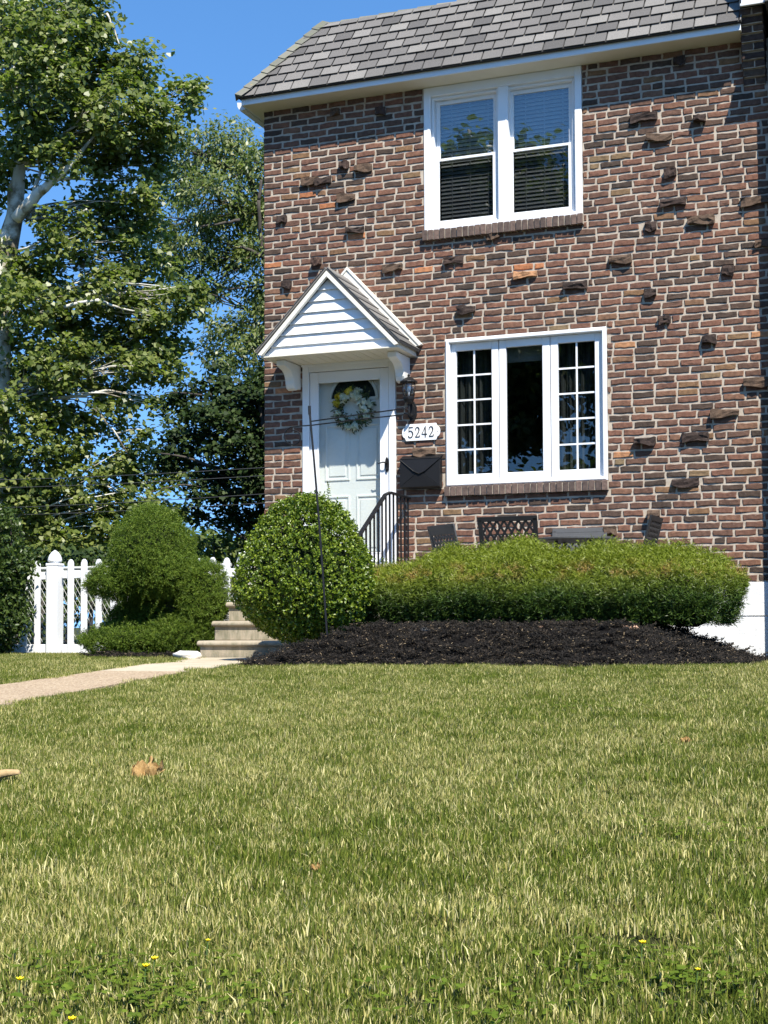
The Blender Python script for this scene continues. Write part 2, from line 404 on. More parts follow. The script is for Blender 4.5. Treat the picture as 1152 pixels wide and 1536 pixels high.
def np_mesh(name, verts, faces_flat, counts, mats, parent=None, mi=None, smooth=False):
    me = bpy.data.meshes.new(name)
    me.vertices.add(len(verts)); me.vertices.foreach_set('co', np.asarray(verts, np.float32).ravel())
    me.loops.add(len(faces_flat)); me.loops.foreach_set('vertex_index', np.asarray(faces_flat, np.int32))
    me.polygons.add(len(counts)); st = np.concatenate(([0], np.cumsum(counts)[:-1])).astype(np.int32)
    me.polygons.foreach_set('loop_start', st)
    for m in (mats if isinstance(mats, (list, tuple)) else [mats]): me.materials.append(m)
    if mi is not None: me.polygons.foreach_set('material_index', np.asarray(mi, np.int32))
    me.update(calc_edges=True); me.validate()
    o = bpy.data.objects.new(name, me)
    if parent != 'nolink':
        COL.objects.link(o)
        if parent is not None: par(o, parent)
    return o
def unit(a): return a/np.maximum(np.linalg.norm(a, axis=1, keepdims=True), 1e-9)
def leaf_geo(C, N, L, Wd, shape='kite', droop=None, bend=.25, rng=RNG):
    """leaves at C, blade along random in-plane direction (or droop direction), face normal about N"""
    n = len(C); N = unit(N)
    T = droop if droop is not None else rng.normal(size=(n, 3))
    T = unit(T - N*np.sum(T*N, 1, keepdims=True)); B = np.cross(N, T)
    L = np.broadcast_to(L, n)[:, None]; Wd = np.broadcast_to(Wd, n)[:, None]
    if shape == 'kite':
        prof = [(0, 0, 0), (.45, .5, -.1), (1, 0, -bend), (.45, -.5, -.1)]
        faces = [(0, 1, 2, 3)]
    elif shape == 'star':
        prof = [(0, 0, 0), (.05, .42, -.08), (.42, .50, -.12), (.55, .30, -.03), (1, 0, -bend), (.55, -.30, -.03), (.42, -.50, -.12), (.05, -.42, -.08)]
        faces = [(0, 1, 2, 3, 4), (0, 4, 5, 6, 7)]
    elif shape == 'oval':
        prof = [(0, 0, 0), (.25, .4, .04), (.65, .42, 0), (1, 0, -bend), (.65, -.42, 0), (.25, -.4, .04)]
        faces = [(0, 1, 2, 3), (0, 3, 4, 5)]
    m = len(prof)
    V = np.stack([C + T*L*a + B*Wd*b + N*L*h for a, b, h in prof], 1).reshape(-1, 3)
    idx = (np.arange(n)*m)[:, None]
    fl = []; cn = []
    per = np.concatenate([np.array(f) for f in faces])
    FF = (idx + per[None, :]).ravel(); cnt = np.tile([len(f) for f in faces], n)
    return V, FF, cnt
def rand_dirs(n, rng=RNG): return unit(rng.normal(size=(n, 3)))

# ================================================================== THE HOUSE
house = thing('brick_house', 'two storey red brown brick row house end with grey shingle roof and white windows', 'house', (2.7, 0, 0.05))
CO, BL = .0762, .2286
Z0, Z1, XR = .823, 6.30, 5.62
OPEN = [(1.944, 3.713, 4.60, 6.30), (2.176, 3.952, 1.79, 3.505), (.477, 1.603, .95, 3.35)]
# front wall: mortar sheet with openings cut as strips, then every brick
def wall_sheet(mb, x0, x1, z0, z1, y0, y1, holes):
    zs = sorted({z0, z1, *[h[2] for h in holes], *[h[3] for h in holes]}); zs = [z for z in zs if z0 <= z <= z1]
    for a, b in zip(zs, zs[1:]):
        mid = (a+b)/2; cuts = sorted([(h[0], h[1]) for h in holes if h[2] < mid < h[3]]); x = x0
        for c, d in cuts:
            if c > x: mb.box(x, c, y0, y1, a, b)
            x = d
        if x < x1: mb.box(x, x1, y0, y1, a, b)
mb = MB(); wall_sheet(mb, 0.004, XR, Z0, Z1, 0.0, .20, OPEN)
wall = mb.build('front_wall', MAT['mortar'], house)
ORANGE = [(452, 291), (482, 306), (548, 350), (797, 396), (404, 396), (452, 292), (920, 680), (805, 400), (1004, 258), (640, 405)]
ORP = [onY(x, y, 0) for x, y in ORANGE]
OCHRE = []
def add_brick(mb, x0, x1, z0, z1, yb, yf, mi=0, jit=.0046, axis='x'):
    w, h = x1-x0, z1-z0; n = 4 if w > .14 else 2
    ring = [(x0+w*i/n, z0) for i in range(n)] + [(x1, z0), (x1, z0+h*.5)] + [(x1-w*i/n, z1) for i in range(n)] + [(x0, z1), (x0, z0+h*.5)]
    dz = random.uniform(-.0022, .0022); tl = random.gauss(0, .016)
    cx_, cz_ = (x0+x1)/2, (z0+z1)/2
    o = [(x+random.uniform(-jit, jit), z+dz+(x-cx_)*tl+random.uniform(-jit, jit)) for x, z in ring]
    ii = [(x+(cx_-x)*min(.5, .006/max(.01, w/2))*1.2+random.uniform(-.001, .001), z+(cz_-z)*.17+random.uniform(-.001, .001)) for x, z in o]
    sk = random.gauss(0, .0015)
    vs = [(x, yb, z) for x, z in o] + [(x, yf+.004, z) for x, z in o] + [(x, yf-.001+sk*(1 if x > cx_ else -1)+random.uniform(-.0008, .0008), z) for x, z in ii]
    m = len(o); fs = []
    for k in range(2):
        for i in range(m):
            j = (i+1) % m; fs.append((k*m+i, k*m+j, (k+1)*m+j, (k+1)*m+i))
    fs.append(tuple(range(2*m, 3*m)))
    if axis == 'y': vs = [(-(-v[1]) , v[0], v[2]) for v in vs]
    mb.add(vs, fs, mi)
# irregular bricks standing proud of the wall: pixel centre, width in pixels, type
PROUD = [(466, 272, 26, 0), (485, 268, 24, 2), (518, 249, 13, 1), (545, 249, 26, 2), (520, 296, 26, 2), (425, 326, 13, 1), (533, 346, 26, 2), (477, 392, 12, 3), (590, 397, 28, 0), (680, 386, 28, 2), (432, 425, 13, 1), (700, 462, 24, 4), (788, 410, 32, 2), (865, 424, 30, 2), (930, 384, 30, 0), (741, 357, 18, 1), (967, 175, 34, 0), (1049, 172, 16, 3), (990, 203, 32, 2), (1006, 256, 15, 1), (1009, 299, 33, 0), (1053, 325, 33, 0), (976, 336, 15, 1), (1131, 296, 34, 0), (1147, 370, 20, 1), (1091, 401, 15, 1), (976, 435, 15, 1), (998, 478, 15, 1), (1063, 505, 18, 4), (1140, 566, 36, 0), (1088, 623, 34, 2), (1042, 652, 34, 0), (969, 656, 26, 4), (1028, 717, 34, 2), (981, 766, 15, 3), (917, 797, 15, 1), (1018, 96, 15, 1), (638, 671, 30, 2), (504, 171, 12, 1), (571, 171, 14, 1)]
PP = [(onY(x, y, 0), w, t) for x, y, w, t in PROUD]
proud_rows = {}
for p, w, t in PP:
    r = int((p.z-Z0)//CO); wd = w/ (F/15.9*.93); 
    proud_rows.setdefault(r, []).append((p.x-wd/2-.006, p.x+wd/2+.006))
bm_ = MB(); nrows = int(round((Z1-Z0)/CO))
def row_bricks(x0, x1, off):
    x = x0 - off; out = []
    while x < x1:
        l = BL*random.uniform(.96, 1.03)
        if random.random() < .09: l = BL*.52
        out.append((max(x, x0), min(x+l, x1))); x += l
    return out
JT = .0115
for r in range(nrows):
    za, zb = Z0+r*CO+JT*.9, Z0+(r+1)*CO-JT*.9
    off = (BL*.5 if r % 2 else 0) + (random.uniform(-.02, .02))
    off = max(0, off)
    for a, b in row_bricks(0.0, XR, off):
        segs = [(a, b)]; part_ = []
        mid = (za+zb)/2
        for h in OPEN:
            if zb > h[2] and za < h[3]:
                ns = []
                for c, d in segs:
                    if d <= h[0] or c >= h[1]: ns.append((c, d))
                    else:
                        if c < h[0]: ns.append((c, h[0]+JT*.6))
                        if d > h[1]: ns.append((h[1]-JT*.6, d))
                        pc, pd = max(c, h[0]), min(d, h[1])
                        if zb-h[3] > .016: part_.append((pc, pd, h[3]+.004, zb))
                        if h[2]-za > .016: part_.append((pc, pd, za, h[2]-.004))
                segs = ns
        for pc, pd, z_a, z_b in part_:
            if pd-pc > .04: add_brick(bm_, pc+JT*(pc > .01), pd-JT, z_a, z_b, .01, -.006-random.uniform(0, .004), 0, .002)
        for (c0, d0) in proud_rows.get(r, []):
            ns = []
            for c, d in segs:
                if d <= c0 or c >= d0: ns.append((c, d))
                else:
                    if c0-c > .05: ns.append((c, c0+JT*.6))
                    if d-d0 > .05: ns.append((d0-JT*.6, d))
            segs = ns
        for c, d in segs:
            if d-c < .045: continue
            q = Vector(((c+d)/2, 0, mid)); mi = 0
            if any(abs(q.x-o.x) < (d-c)/2 and abs(q.z-o.z) < CO*.5 for o in ORP): mi = 1
            elif random.random() < .003: mi = 1
            left = c if c < .001 else c+JT
            add_brick(bm_, left, d-JT, za, zb, .01, -.006-random.uniform(0, .006), mi)
bricks = bm_.build('brick_courses', [MAT['brick'], MAT['brick_orange']], wall)
# proud bricks, each an uneven lump set into the wall
def proud_brick(p, w, t, k):
    wd = max(.09, w/(F/15.9*.93)); r = int((p.z-Z0)//CO); zc = Z0+(r+.5)*CO-.008*(k % 3); h = CO*(.88+.14*(k % 3 == 1)+.08*(k % 2))
    out = {0: .055, 1: .05, 2: .066, 3: .105, 4: .09}[t]*random.uniform(.85, 1.15)
    x0, x1, z0, z1 = p.x-wd/2, p.x+wd/2, zc-h/2, zc+h/2
    nx, nz, ny = 5, 3, 3
    m = MB(); rnd = random.Random(k*17+3)
    def dp(u, v, d):
        x = x0+(x1-x0)*u; z = z0+(z1-z0)*v; y = .02-(out+.02)*d
        if t in (2, 4):   # broken face: one end sheared off, top worn away
            y += out*d*(.55*u if t == 2 else .75*abs(u-.35)) * (1 if k % 2 else .8)
            z -= d*(z1-z0)*.38*v*(.5+.5*math.sin(3*u+k))
        if t == 3: z -= .02*d*v
        z -= d*(1-v)*.016*(1+math.sin(k*1.7+u*4))
        x += d*.012*math.sin(k*2.3)
        q = mnoise.noise(Vector((x*26+k, y*26, z*34)))*.017*d
        return (x+q, y+mnoise.noise(Vector((x*20, z*24, k)))*.024*d, z+q*.8)
    grid = {}
    def V(u, v, d):
        key = (round(u, 3), round(v, 3), round(d, 3))
        if key not in grid: grid[key] = len(m.v); m.v.append(dp(u, v, d))
        return grid[key]
    def face(a, b, c, d): m.f.append([a, b, c, d]); m.mi.append(0)
    us = [i/nx for i in range(nx+1)]; vs = [i/nz for i in range(nz+1)]; ds = [i/ny for i in range(ny+1)]
    for i in range(nx):
        for j in range(nz): face(V(us[i], vs[j], 1), V(us[i+1], vs[j], 1), V(us[i+1], vs[j+1], 1), V(us[i], vs[j+1], 1))
        for j in range(ny):
            face(V(us[i], 0, ds[j]), V(us[i+1], 0, ds[j]), V(us[i+1], 0, ds[j+1]), V(us[i], 0, ds[j+1]))
            face(V(us[i], 1, ds[j+1]), V(us[i+1], 1, ds[j+1]), V(us[i+1], 1, ds[j]), V(us[i], 1, ds[j]))
    for j in range(nz):
        for d in range(ny):
            face(V(0, vs[j], ds[d]), V(0, vs[j], ds[d+1]), V(0, vs[j+1], ds[d+1]), V(0, vs[j+1], ds[d]))
            face(V(1, vs[j], ds[d+1]), V(1, vs[j], ds[d]), V(1, vs[j+1], ds[d]), V(1, vs[j+1], ds[d+1]))
    mat = MAT['brick_orange'] if k in (12,) else MAT['brick_dark']
    m.build('protruding_brick', mat, wall, bevel=.004)
for k, (p, w, t) in enumerate(PP): proud_brick(p, w, t, k)
# other walls, foundation
mb = MB(); mb.box(.0, .20, .2, 9.2, Z0, Z1+.1); mb.box(.2, 6.0, 9.0, 9.2, Z0, Z1+.1)
mb.build('side_wall', MAT['side_brick'], house)
mb = MB(); mb.box(-.012, 6.0, -.014, 9.2, -.3, .468); mb.box(-.012, 6.0, -.014, 9.2, .482, Z0-.006); mb.box(.0, 6.0, .004, 9.19, .45, Z0)
mb.build('foundation', MAT['stucco'], house, bevel=.006)
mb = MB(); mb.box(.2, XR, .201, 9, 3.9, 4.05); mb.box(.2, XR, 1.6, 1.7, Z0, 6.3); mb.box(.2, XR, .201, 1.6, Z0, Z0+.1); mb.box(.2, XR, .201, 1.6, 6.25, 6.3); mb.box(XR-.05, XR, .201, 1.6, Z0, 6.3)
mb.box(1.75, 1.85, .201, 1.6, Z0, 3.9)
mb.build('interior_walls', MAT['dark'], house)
# eaves
EO = .30; EX = -.141
mb = MB(); mb.box(EX, 5.39, -EO, -EO+.022, 6.297, 6.367); mb.box(EX, EX+.022, -EO+.022, 9.3, 6.297, 6.367)
fas = mb.build('fascia', MAT['fascia'], house, bevel=.004)
mb = MB(); mb.box(EX+.022, 5.39, -EO+.022, .0, 6.299, 6.315); mb.box(EX+.022, .0, .0, 9.2, 6.299, 6.315)
mb.build('soffit', MAT['soffit'], fas)
mb = MB()
prof = [(0, 0), (-.02, -.07), (-.085, -.08), (-.115, -.03), (-.12, .02), (-.112, .02), (-.105, -.025), (-.08, -.068), (-.026, -.06), (-.006, 0)]
mb.prism([(EX-.002+x, -.16, 6.375+z) for x, z in prof], (0, 9.4, 0)); mb.prism([(EX-.002+x, -.165, 6.375+z) for x, z in prof[:5]], (0, .004, 0))
mb.build('gutter', MAT['fascia'], house)
# roof
SLOPE_A, ZE, ZT = .72, 6.374, 7.385
sl_len = math.hypot(SLOPE_A, ZT-ZE); sd = Vector((0, SLOPE_A, ZT-ZE)).normalized(); snn = Vector((0, -sd.z, sd.y))
RX1 = 5.40
mb = MB()
xt = EX-.02+SLOPE_A; yt = -EO-.02+SLOPE_A
mb.prism([(EX-.015, -EO-.047, ZE-.008), (RX1, -EO-.047, ZE-.008), (RX1, yt, ZT-.012), (xt, yt, ZT-.012)], (0, .02, -.008))
mb.add([(EX-.015, -EO-.012, ZE-.012), (xt, yt, ZT-.012), (xt, 9.2-SLOPE_A, ZT-.012), (EX-.015, 9.3, ZE-.012)], [(0, 1, 2, 3)])
mb.add([(xt, yt, ZT-.012), (RX1+.3, yt, ZT-.012), (RX1+.3, 9.2, ZT+.03), (xt, 9.2, ZT-.012)], [(0, 1, 2, 3)])
roof = mb.build('roof', MAT['roof_dark'], house)
mb = MB(); EXP, TW = sl_len/7.6, .222
def rp(x, s, up=0.0): return Vector((x, -EO-.048, ZE-.004)) + sd*s + snn*up
nr = 8
for r in range(nr):
    s0, s1 = r*EXP, min(sl_len, (r+1)*EXP+.02)
    x = EX-.02 - random.uniform(0, .03) + (TW/2 if r % 2 else 0) - TW
    while x < RX1:
        a, b = x+.008, x+TW-.008; hip = lambda s: EX-.02+s/sl_len*SLOPE_A
        b = min(b, RX1); a0, a1 = max(a, hip(s0)), max(a, hip(s1)); b0, b1 = max(b, hip(s0)), max(b, hip(s1))
        x += TW
        if b0-a0 < .01 and b1-a1 < .01: continue
        j = lambda: random.uniform(-.0025, .0025)
        lo = (.026 if r else .013)+random.uniform(-.002, .003); jj = j()
        q = [rp(a0, s0+jj, lo), rp(b0, s0+j(), lo), rp(b1, s1, .005), rp(a1, s1, .005)]
        base = [rp(a0, s0+jj, lo-.007), rp(b0, s0, lo-.007), rp(b1, s1, -.002), rp(a1, s1, -.002)]
        mb.add(q+base, [(0, 1, 2, 3), (4, 5, 1, 0), (5, 6, 2, 1), (7, 4, 0, 3)])
mb.build('shingles', MAT['shingle'], roof)
mb = MB()   # hip and ridge caps
h0, h1 = Vector((EX-.035, -EO-.058, ZE+.022)), Vector((xt-.01, yt-.01, ZT+.03)); hd = (h1-h0).normalized(); hl = (h1-h0).length
wf = Vector((1, 0, 0)); wf = (wf-hd*wf.dot(hd)); wf.normalize(); wb = Vector((0, 1, 0)); wb = (wb-hd*wb.dot(hd)).normalized()
nc = 10
for i in range(nc):
    a = h0+hd*(hl*i/nc); b = h0+hd*(hl*(i+1)/nc+.03); up = Vector((-.5, -.5, .7)).normalized()
    lo, hi = up*.026, up*.012
    off1 = wf*.115+Vector((0, 0, -.0)); off2 = wb*.115
    mb.add([a+lo, a+lo+off1, b+hi+off1, b+hi, a+lo+off2, b+hi+off2, a, a+off1], [(0, 1, 2, 3), (4, 0, 3, 5), (6, 7, 1, 0)])
x = xt
while x < RX1:
    a, b = x, min(RX1, x+.235); lo, hi = .03, .016
    mb.add([(a, yt-.002, ZT+lo), (b+.02, yt-.002, ZT+hi), (b+.02, yt-.07, ZT-.085+hi), (a, yt-.07, ZT-.085+lo), (a, yt+.12, ZT+lo-.02), (b+.02, yt+.12, ZT+hi-.02)], [(3, 2, 1, 0), (0, 1, 5, 4)])
    x += .235
mb.build('ridge_caps', MAT['shingle_cap'], roof)
# party wall end: corbelled brick with a white metal parapet cap
mb = MB()
for i in range(9):
    z0 = 5.83+i*CO; d = .03+.034*i
    for (a, b) in (((5.375, 5.60),) if i % 2 else ((5.375, 5.49), (5.50, 5.60))):
        add_brick(mb, a+random.uniform(0, .004), b, z0+.006, z0+CO-.008, .01, -d)
pw = mb.build('party_wall', MAT['brick_dark'], house)
mb = MB()
for i in range(9):
    z0 = 5.83+i*CO; mb.box(5.385, 5.592, -(.022+.034*i), .0, z0, z0+CO-.001)
mb.build('corbel_mortar', MAT['mortar'], pw)
mb = MB(); mb.box(5.385, 5.62, -.355, 1.2, 6.52, 7.2)
mb.build('parapet', MAT['flash_dark'], pw)
mb = MB(); mb.prism([(5.405, -.358, 6.53), (5.625, -.358, 6.53), (5.625, -.358, 6.78), (5.57, -.358, 6.86), (5.45, -.358, 6.86), (5.405, -.358, 6.78)], (0, -.02, 0)); mb.box(5.395, 5.635, -.39, -.358, 6.50, 6.528)
mb.build('parapet_cap', MAT['metal_white'], pw, bevel=.004)

# ---- upper window
def frame_rect(mb, x0, x1, z0, z1, w, y0, y1, wb=None, wt=None):
    wb = w if wb is None else wb; wt = w if wt is None else wt
    mb.box(x0, x0+w, y0, y1, z0, z1); mb.box(x1-w, x1, y0, y1, z0, z1)
    mb.box(x0+w, x1-w, y0, y1, z0, z0+wb); mb.box(x0+w, x1-w, y0, y1, z1-wt, z1)
UX0, UX1, UZ0, UZ1 = 1.948, 3.709, 4.712, 6.297
mb = MB(); frame_rect(mb, UX0, UX1, UZ0, UZ1, .075, -.018, .16, .04, .10)
mb.box(2.79, 2.905, -.012, .12, UZ0+.04, UZ1-.10)
uw = mb.build('upper_window', MAT['white'], house, bevel=.005)
for gx0, gx1 in ((2.119, 2.735), (2.958, 3.57)):
    mb = MB()   # recessed frame then two sashes
    frame_rect(mb, gx0-.092, gx1+.052, UZ0+.042, UZ1-.102, .026, .028, .15)
    frame_rect(mb, gx0-.062, gx1+.022+.0, 5.48, UZ1-.13, .045, .085, .115, .03, .045)
    frame_rect(mb, gx0-.062, gx1+.022, UZ0+.07, 5.515, .045, .05, .082, .045, .028)
    mb.build('window_sash', MAT['white'], uw, bevel=.003)
    mb = MB(); mb.box(gx0-.02, gx1-.02, .098, .102, 5.51, 6.122); mb.build('upper_pane', MAT['glass_up'], uw)
    mb = MB(); mb.box(gx0-.02, gx1-.02, .066, .070, 4.825, 5.488); mb.build('screened_pane', MAT['glass_screen'], uw)
    mb = MB(); z = 4.80
    while z < 6.17:
        mb.prism([(gx0-.03, .150, z), (gx0-.03, .172, z+.037), (gx0-.03, .174, z+.034), (gx0-.03, .152, z-.003)], (gx1-gx0+.04, 0, 0)); z += .043
    for xx in (gx0+.1, (gx0+gx1)/2, gx1-.1): mb.box(xx-.004, xx+.004, .147, .149, 4.8, 6.18)
    mb.build('window_blind', MAT['blind'], uw)
def sill(x0, x1, z1, h, nb, name):
    mb = MB(); w = (x1-x0)/nb
    for i in range(nb):
        a = x0+i*w+.006; b = x0+(i+1)*w-.006
        m0 = len(mb.v)
        mb.box(a, b, -.07+random.uniform(-.006, .006), .0, z1-h+random.uniform(0, .004), z1+random.uniform(-.003, .003), 0, .002)
    s_ = mb.build(name, MAT['brick_sill'], house, bevel=.004)
    mb = MB(); mb.box(x0+.004, x1-.004, -.055, .012, z1-h+.006, z1-.008); mb.build('sill_mortar', MAT['mortar'], s_)
sill(1.935, 3.725, 4.708, .112, 27, 'upper_window_sill')
sill(2.168, 3.96, 1.896, .106, 26, 'lower_window_sill')
# ---- lower window
LX0, LX1, LZ0, LZ1 = 2.180, 3.948, 1.90, 3.503
mb = MB(); frame_rect(mb, LX0, LX1, LZ0, LZ1, .05, -.02, .15, .045, .045)
frame_rect(mb, LX0+.012, LX1-.012, LZ0+.008, LZ1-.012, .03, -.034, -.021, .03, .03)
lw = mb.build('lower_window', MAT['white'], house, bevel=.005)
for gx0, gx1, a, b, mun in ((2.288, 2.687, 2.232, 2.764, 1), (2.849, 3.248, 2.772, 3.330, 0), (3.418, 3.813, 3.338, 3.896, 1)):
    mb = MB(); z0, z1 = 1.947, 3.456
    gz0, gz1 = 2.03, 3.375
    mb.box(a, gx0, .03, .08, z0, z1); mb.box(gx1, b, .03, .08, z0, z1); mb.box(gx0, gx1, .03, .08, z0, gz0); mb.box(gx0, gx1, .03, .08, gz1, z1)
    sash = mb.build('casement_sash', MAT['white'], lw, bevel=.006)
    mb = MB(); mb.box(gx0, gx1, .058, .062, gz0, gz1); mb.build('casement_pane', MAT['glass'], lw)
    if mun:
        mb = MB(); xm = (gx0+gx1)/2; mb.box(xm-.009, xm+.009, .050, .057, gz0, gz1)
        for k in range(1, 5):
            zz = gz0+(gz1-gz0)*k/5; mb.box(gx0, xm-.009, .050, .057, zz-.009, zz+.009); mb.box(xm+.009, gx1, .050, .057, zz-.009, zz+.009)
        mb.build('muntins', MAT['white'], lw)
        mb = MB()
        n = 26; vs = []
        for i in range(n+1):
            x = gx0-.06+(gx1-gx0+.12)*i/n; y = .23+.028*math.sin(i*1.7)
            vs += [(x, y, 1.95), (x, y, 3.42)]
        mb.add(vs, [(2*i, 2*i+2, 2*i+3, 2*i+1) for i in range(n)]); mb.build('curtain', MAT['curtain'], lw, smooth=True)
    else:
        mb = MB(); mb.box(gx0-.03, gx1+.03, .20, .215, 3.24, 3.44); mb.build('roller_shade', MAT['blind'], lw)
# ---- door
mb = MB()
mb.box(.480, .558, -.022, .12, 1.10, 3.345); mb.box(1.522, 1.600, -.022, .12, 1.10, 3.345); mb.box(.558, 1.522, -.022, .12, 3.255, 3.345)
mb.box(.470, 1.610, -.036, -.022, 3.315, 3.352)
mb.box(.48, 1.60, -.05, .16, 1.02, 1.10)
dfr = mb.build('door_frame', MAT['white'], house, bevel=.006)
mb = MB(); SX0, SX1, SZ0, SZ1 = .566, 1.514, 1.104, 3.248
frame_rect(mb, SX0, SX1, SZ0, SZ1, .10, .0, .035, .10, .12)
frame_rect(mb, SX0+.09, SX1-.09, SZ0+.09, SZ1-.11, .014, -.006, .006, .014, .014)
sdoor = mb.build('storm_door', MAT['white'], house, bevel=.005)
mb = MB(); mb.box(SX0+.10, SX1-.10, .015, .019, SZ0+.10, SZ1-.12); mb.build('storm_door_pane', MAT['glass_door'], sdoor)
hp = onY(580, 697, -.02)
mb = MB(); mb.prism([(hp.x+.022*math.cos(a)*(1 if abs(math.sin(a)) < .9 else .8), -.006, hp.z+.085*math.sin(a)) for a in [i*math.pi/8 for i in range(16)]], (0, -.012, 0))
mb.tube([(hp.x, -.018, hp.z+.02), (hp.x, -.055, hp.z+.02), (hp.x-.03, -.06, hp.z+.024), (hp.x-.08, -.06, hp.z+.012), (hp.x-.10, -.055, hp.z+.022)], [.009, .009, .008, .007, .005], 8)
mb.lathe((hp.x, -.018, hp.z-.045), [(.011, -.011), (.013, 0), (.011, .011)], 10)
mb.build('door_handle', MAT['black'], sdoor)
# inner door behind the storm door: slab with raised panels and a fan light
mb = MB(); mb.box(.56, 1.52, .121, .165, 1.10, 3.25)
fcx, fz = onY(530, 599, .12).x+.005, onY(530, 599, .12).z
def panel(mb, x0, x1, z0, z1):
    frame_rect(mb, x0, x1, z0, z1, .022, .109, .121); mb.box(x0+.05, x1-.05, .112, .121, z0+.05, z1-.05)
for xa, xb in ((.70, 1.00), (1.08, 1.38)):
    panel(mb, xa, xb, 2.03, 2.66); panel(mb, xa, xb, 1.22, 1.86)
idoor = mb.build('inner_door', MAT['white_paint'], house, bevel=.006)
mb = MB(); arc = [(fcx+.285*math.cos(a), .112, fz+.285*math.sin(a)) for a in [i*math.pi/20 for i in range(21)]]
mb.prism([(fcx+.265*math.cos(a), .118, fz+.012+.265*math.sin(a)) for a in [i*math.pi/20 for i in range(21)]], (0, -.004, 0))
mb.build('fan_light', MAT['black'], idoor)
mb = MB(); mb.tube(arc, .020, 8); mb.tube([(fcx-.3, .112, fz), (fcx+.3, .112, fz)], .018, 8); mb.build('fan_light_trim', MAT['white_paint'], idoor)
# ---- door canopy
KX, KP = 1.045, .62
HW, KZ0, KZ1 = .80, 3.415, 4.225
can = None
mb = MB()
for s in (-1, 1):
    e = Vector((KX+s*(HW+.03), 0, KZ0-.03)); t = Vector((KX, 0, KZ1+.012)); dr = (t-e); L = dr.length; d = dr.normalized(); n = Vector((s*abs(d.z), 0, abs(d.x)))
    for y0, y1 in ((-KP-.02, .0),):
        mb.prism([e+Vector((0, y0, 0)), t+Vector((0, y0, 0)), t+n*.02+Vector((0, y0, .012)), e+n*.02+Vector((0, y0, 0))], (0, y1-y0, 0))
    for k in range(7):   # shingle courses
        a = e+d*(L*k/7); b = e+d*(L*(k+1)/7)
        mb.prism([a+n*.0205+Vector((0, -KP-.03, 0)), b+n*.0205+Vector((0, -KP-.03, 0)), a+n*.034+Vector((0, -KP-.03, 0))], (0, KP+.03, 0))
can = mb.build('door_canopy', MAT['shingle'], house)
mb = MB()   # rake boards
for s in (-1, 1):
    o1 = Vector((KX+s*(HW+.02), -KP-.016, KZ0-.045)); o2 = Vector((KX, -KP-.016, KZ1-.002)); 
    mb.prism([o1, o2, o2-Vector((0, 0, .062)), o1-Vector((s*.045, 0, -.0))-Vector((0, 0, .012))], (0, .045, 0))
mb.build('rake_board', MAT['cream_trim'], can)
mb = MB(); nb = 7; zb, zt = KZ0-.075, KZ1-.075
for k in range(nb):   # lap siding
    z0 = zb+(zt-zb)*k/nb; z1 = zb+(zt-zb)*(k+1)/nb
    hw = lambda z: max(.004, (HW-.01)*(zt+.02-z)/(zt-zb))
    y0, y1 = -KP+.052, -KP+.078
    a, b = min(hw(z0), HW-.01), min(hw(z1), HW-.01)
    mb.add([(KX-a, y0, z0), (KX+a, y0, z0), (KX+b, y1, z1), (KX-b, y1, z1), (KX-a, y1, z0), (KX+a, y1, z0)], [(0, 1, 2, 3), (4, 5, 1, 0)])
mb.build('gable_siding', MAT['white'], can)
mb = MB(); mb.box(KX-HW+.03, KX+HW-.03, -KP+.02, -.002, zb-.001, zb+.012)
for i in range(14): mb.box(KX-HW+.05+i*.107, KX-HW+.056+i*.107, -KP+.03, -.01, zb-.005, zb-.001)
mb.box(KX-HW+.0, KX-HW+.03, -KP+.02, -.002, zb-.001, zb+.06); mb.box(KX+HW-.03, KX+HW, -KP+.02, -.002, zb-.001, zb+.06)
mb.build('canopy_soffit', MAT['soffit'], can)
for bx in (.352, 1.665):
    mb = MB(); zt_ = zb-.006
    pr = [(0, 0), (-.50, 0), (-.50, -.06), (-.44, -.072)] + [(-.40+.17*math.sin(a)-.0, -.085-.02*0-.15*(1-math.cos(a))) for a in [i*math.pi/2/6 for i in range(7)]] + [(-.215, -.262), (-.20, -.285), (-.13, -.30), (-.10, -.275), (0, -.275)]
    mb.prism([(bx, y*.86, zt_+z*.98) for y, z in pr], (.105, 0, 0))
    mb.build('bracket', MAT['white_paint'], can, bevel=.008)
mb = MB()
for s in (-1, 1):
    a = Vector((KX+s*.87, -.055, 3.46)); b = Vector((KX, -.055, 4.38))
    mb.prism([a, b, b-Vector((0, 0, .135)), a-Vector((s*.105, 0, .025))], (0, .05, 0))
    mb.prism([a+Vector((s*.012, -.012, .004)), b+Vector((0, -.012, .016)), b+Vector((0, -.012, -.02)), a+Vector((-s*.02, -.012, -.012))], (0, .068, 0))
mb.build('wall_flashing', MAT['cream_trim'], can, bevel=.003)

# ================================================================== ADDED NEIGHBOUR (unseen past the right edge, set forward to shade the wall end)
nb_ = thing('added_neighbour', 'added brick front of an unseen adjoining house, set forward to shade the wall end', 'house', (7.5, 0, 0))
mb = MB(); mb.box(5.735, 10, -.30, 9.2, .0, 6.4); mb.build('front_wall', MAT['side_brick'], nb_)
for z0, z1 in ((1.9, 3.5), (4.7, 6.1)):
    mb = MB()
    for x0, x1 in ((6.9, 7.75), (7.75, 8.6)):
        mb.box(x0, x1, -.345, -.302, z0, z0+.07); mb.box(x0, x1, -.345, -.302, z1-.07, z1); mb.box(x0, x0+.07, -.345, -.302, z0+.07, z1-.07); mb.box(x1-.07, x1, -.345, -.302, z0+.07, z1-.07); mb.box(x0+.07, x1-.07, -.335, -.304, (z0+z1)/2-.02, (z0+z1)/2+.02)
    w_ = mb.build('window', MAT['white'], nb_, bevel=.004)
    mb = MB(); mb.box(6.98, 8.52, -.318, -.306, z0+.06, z1-.06); mb.build('pane', MAT['black'], w_)
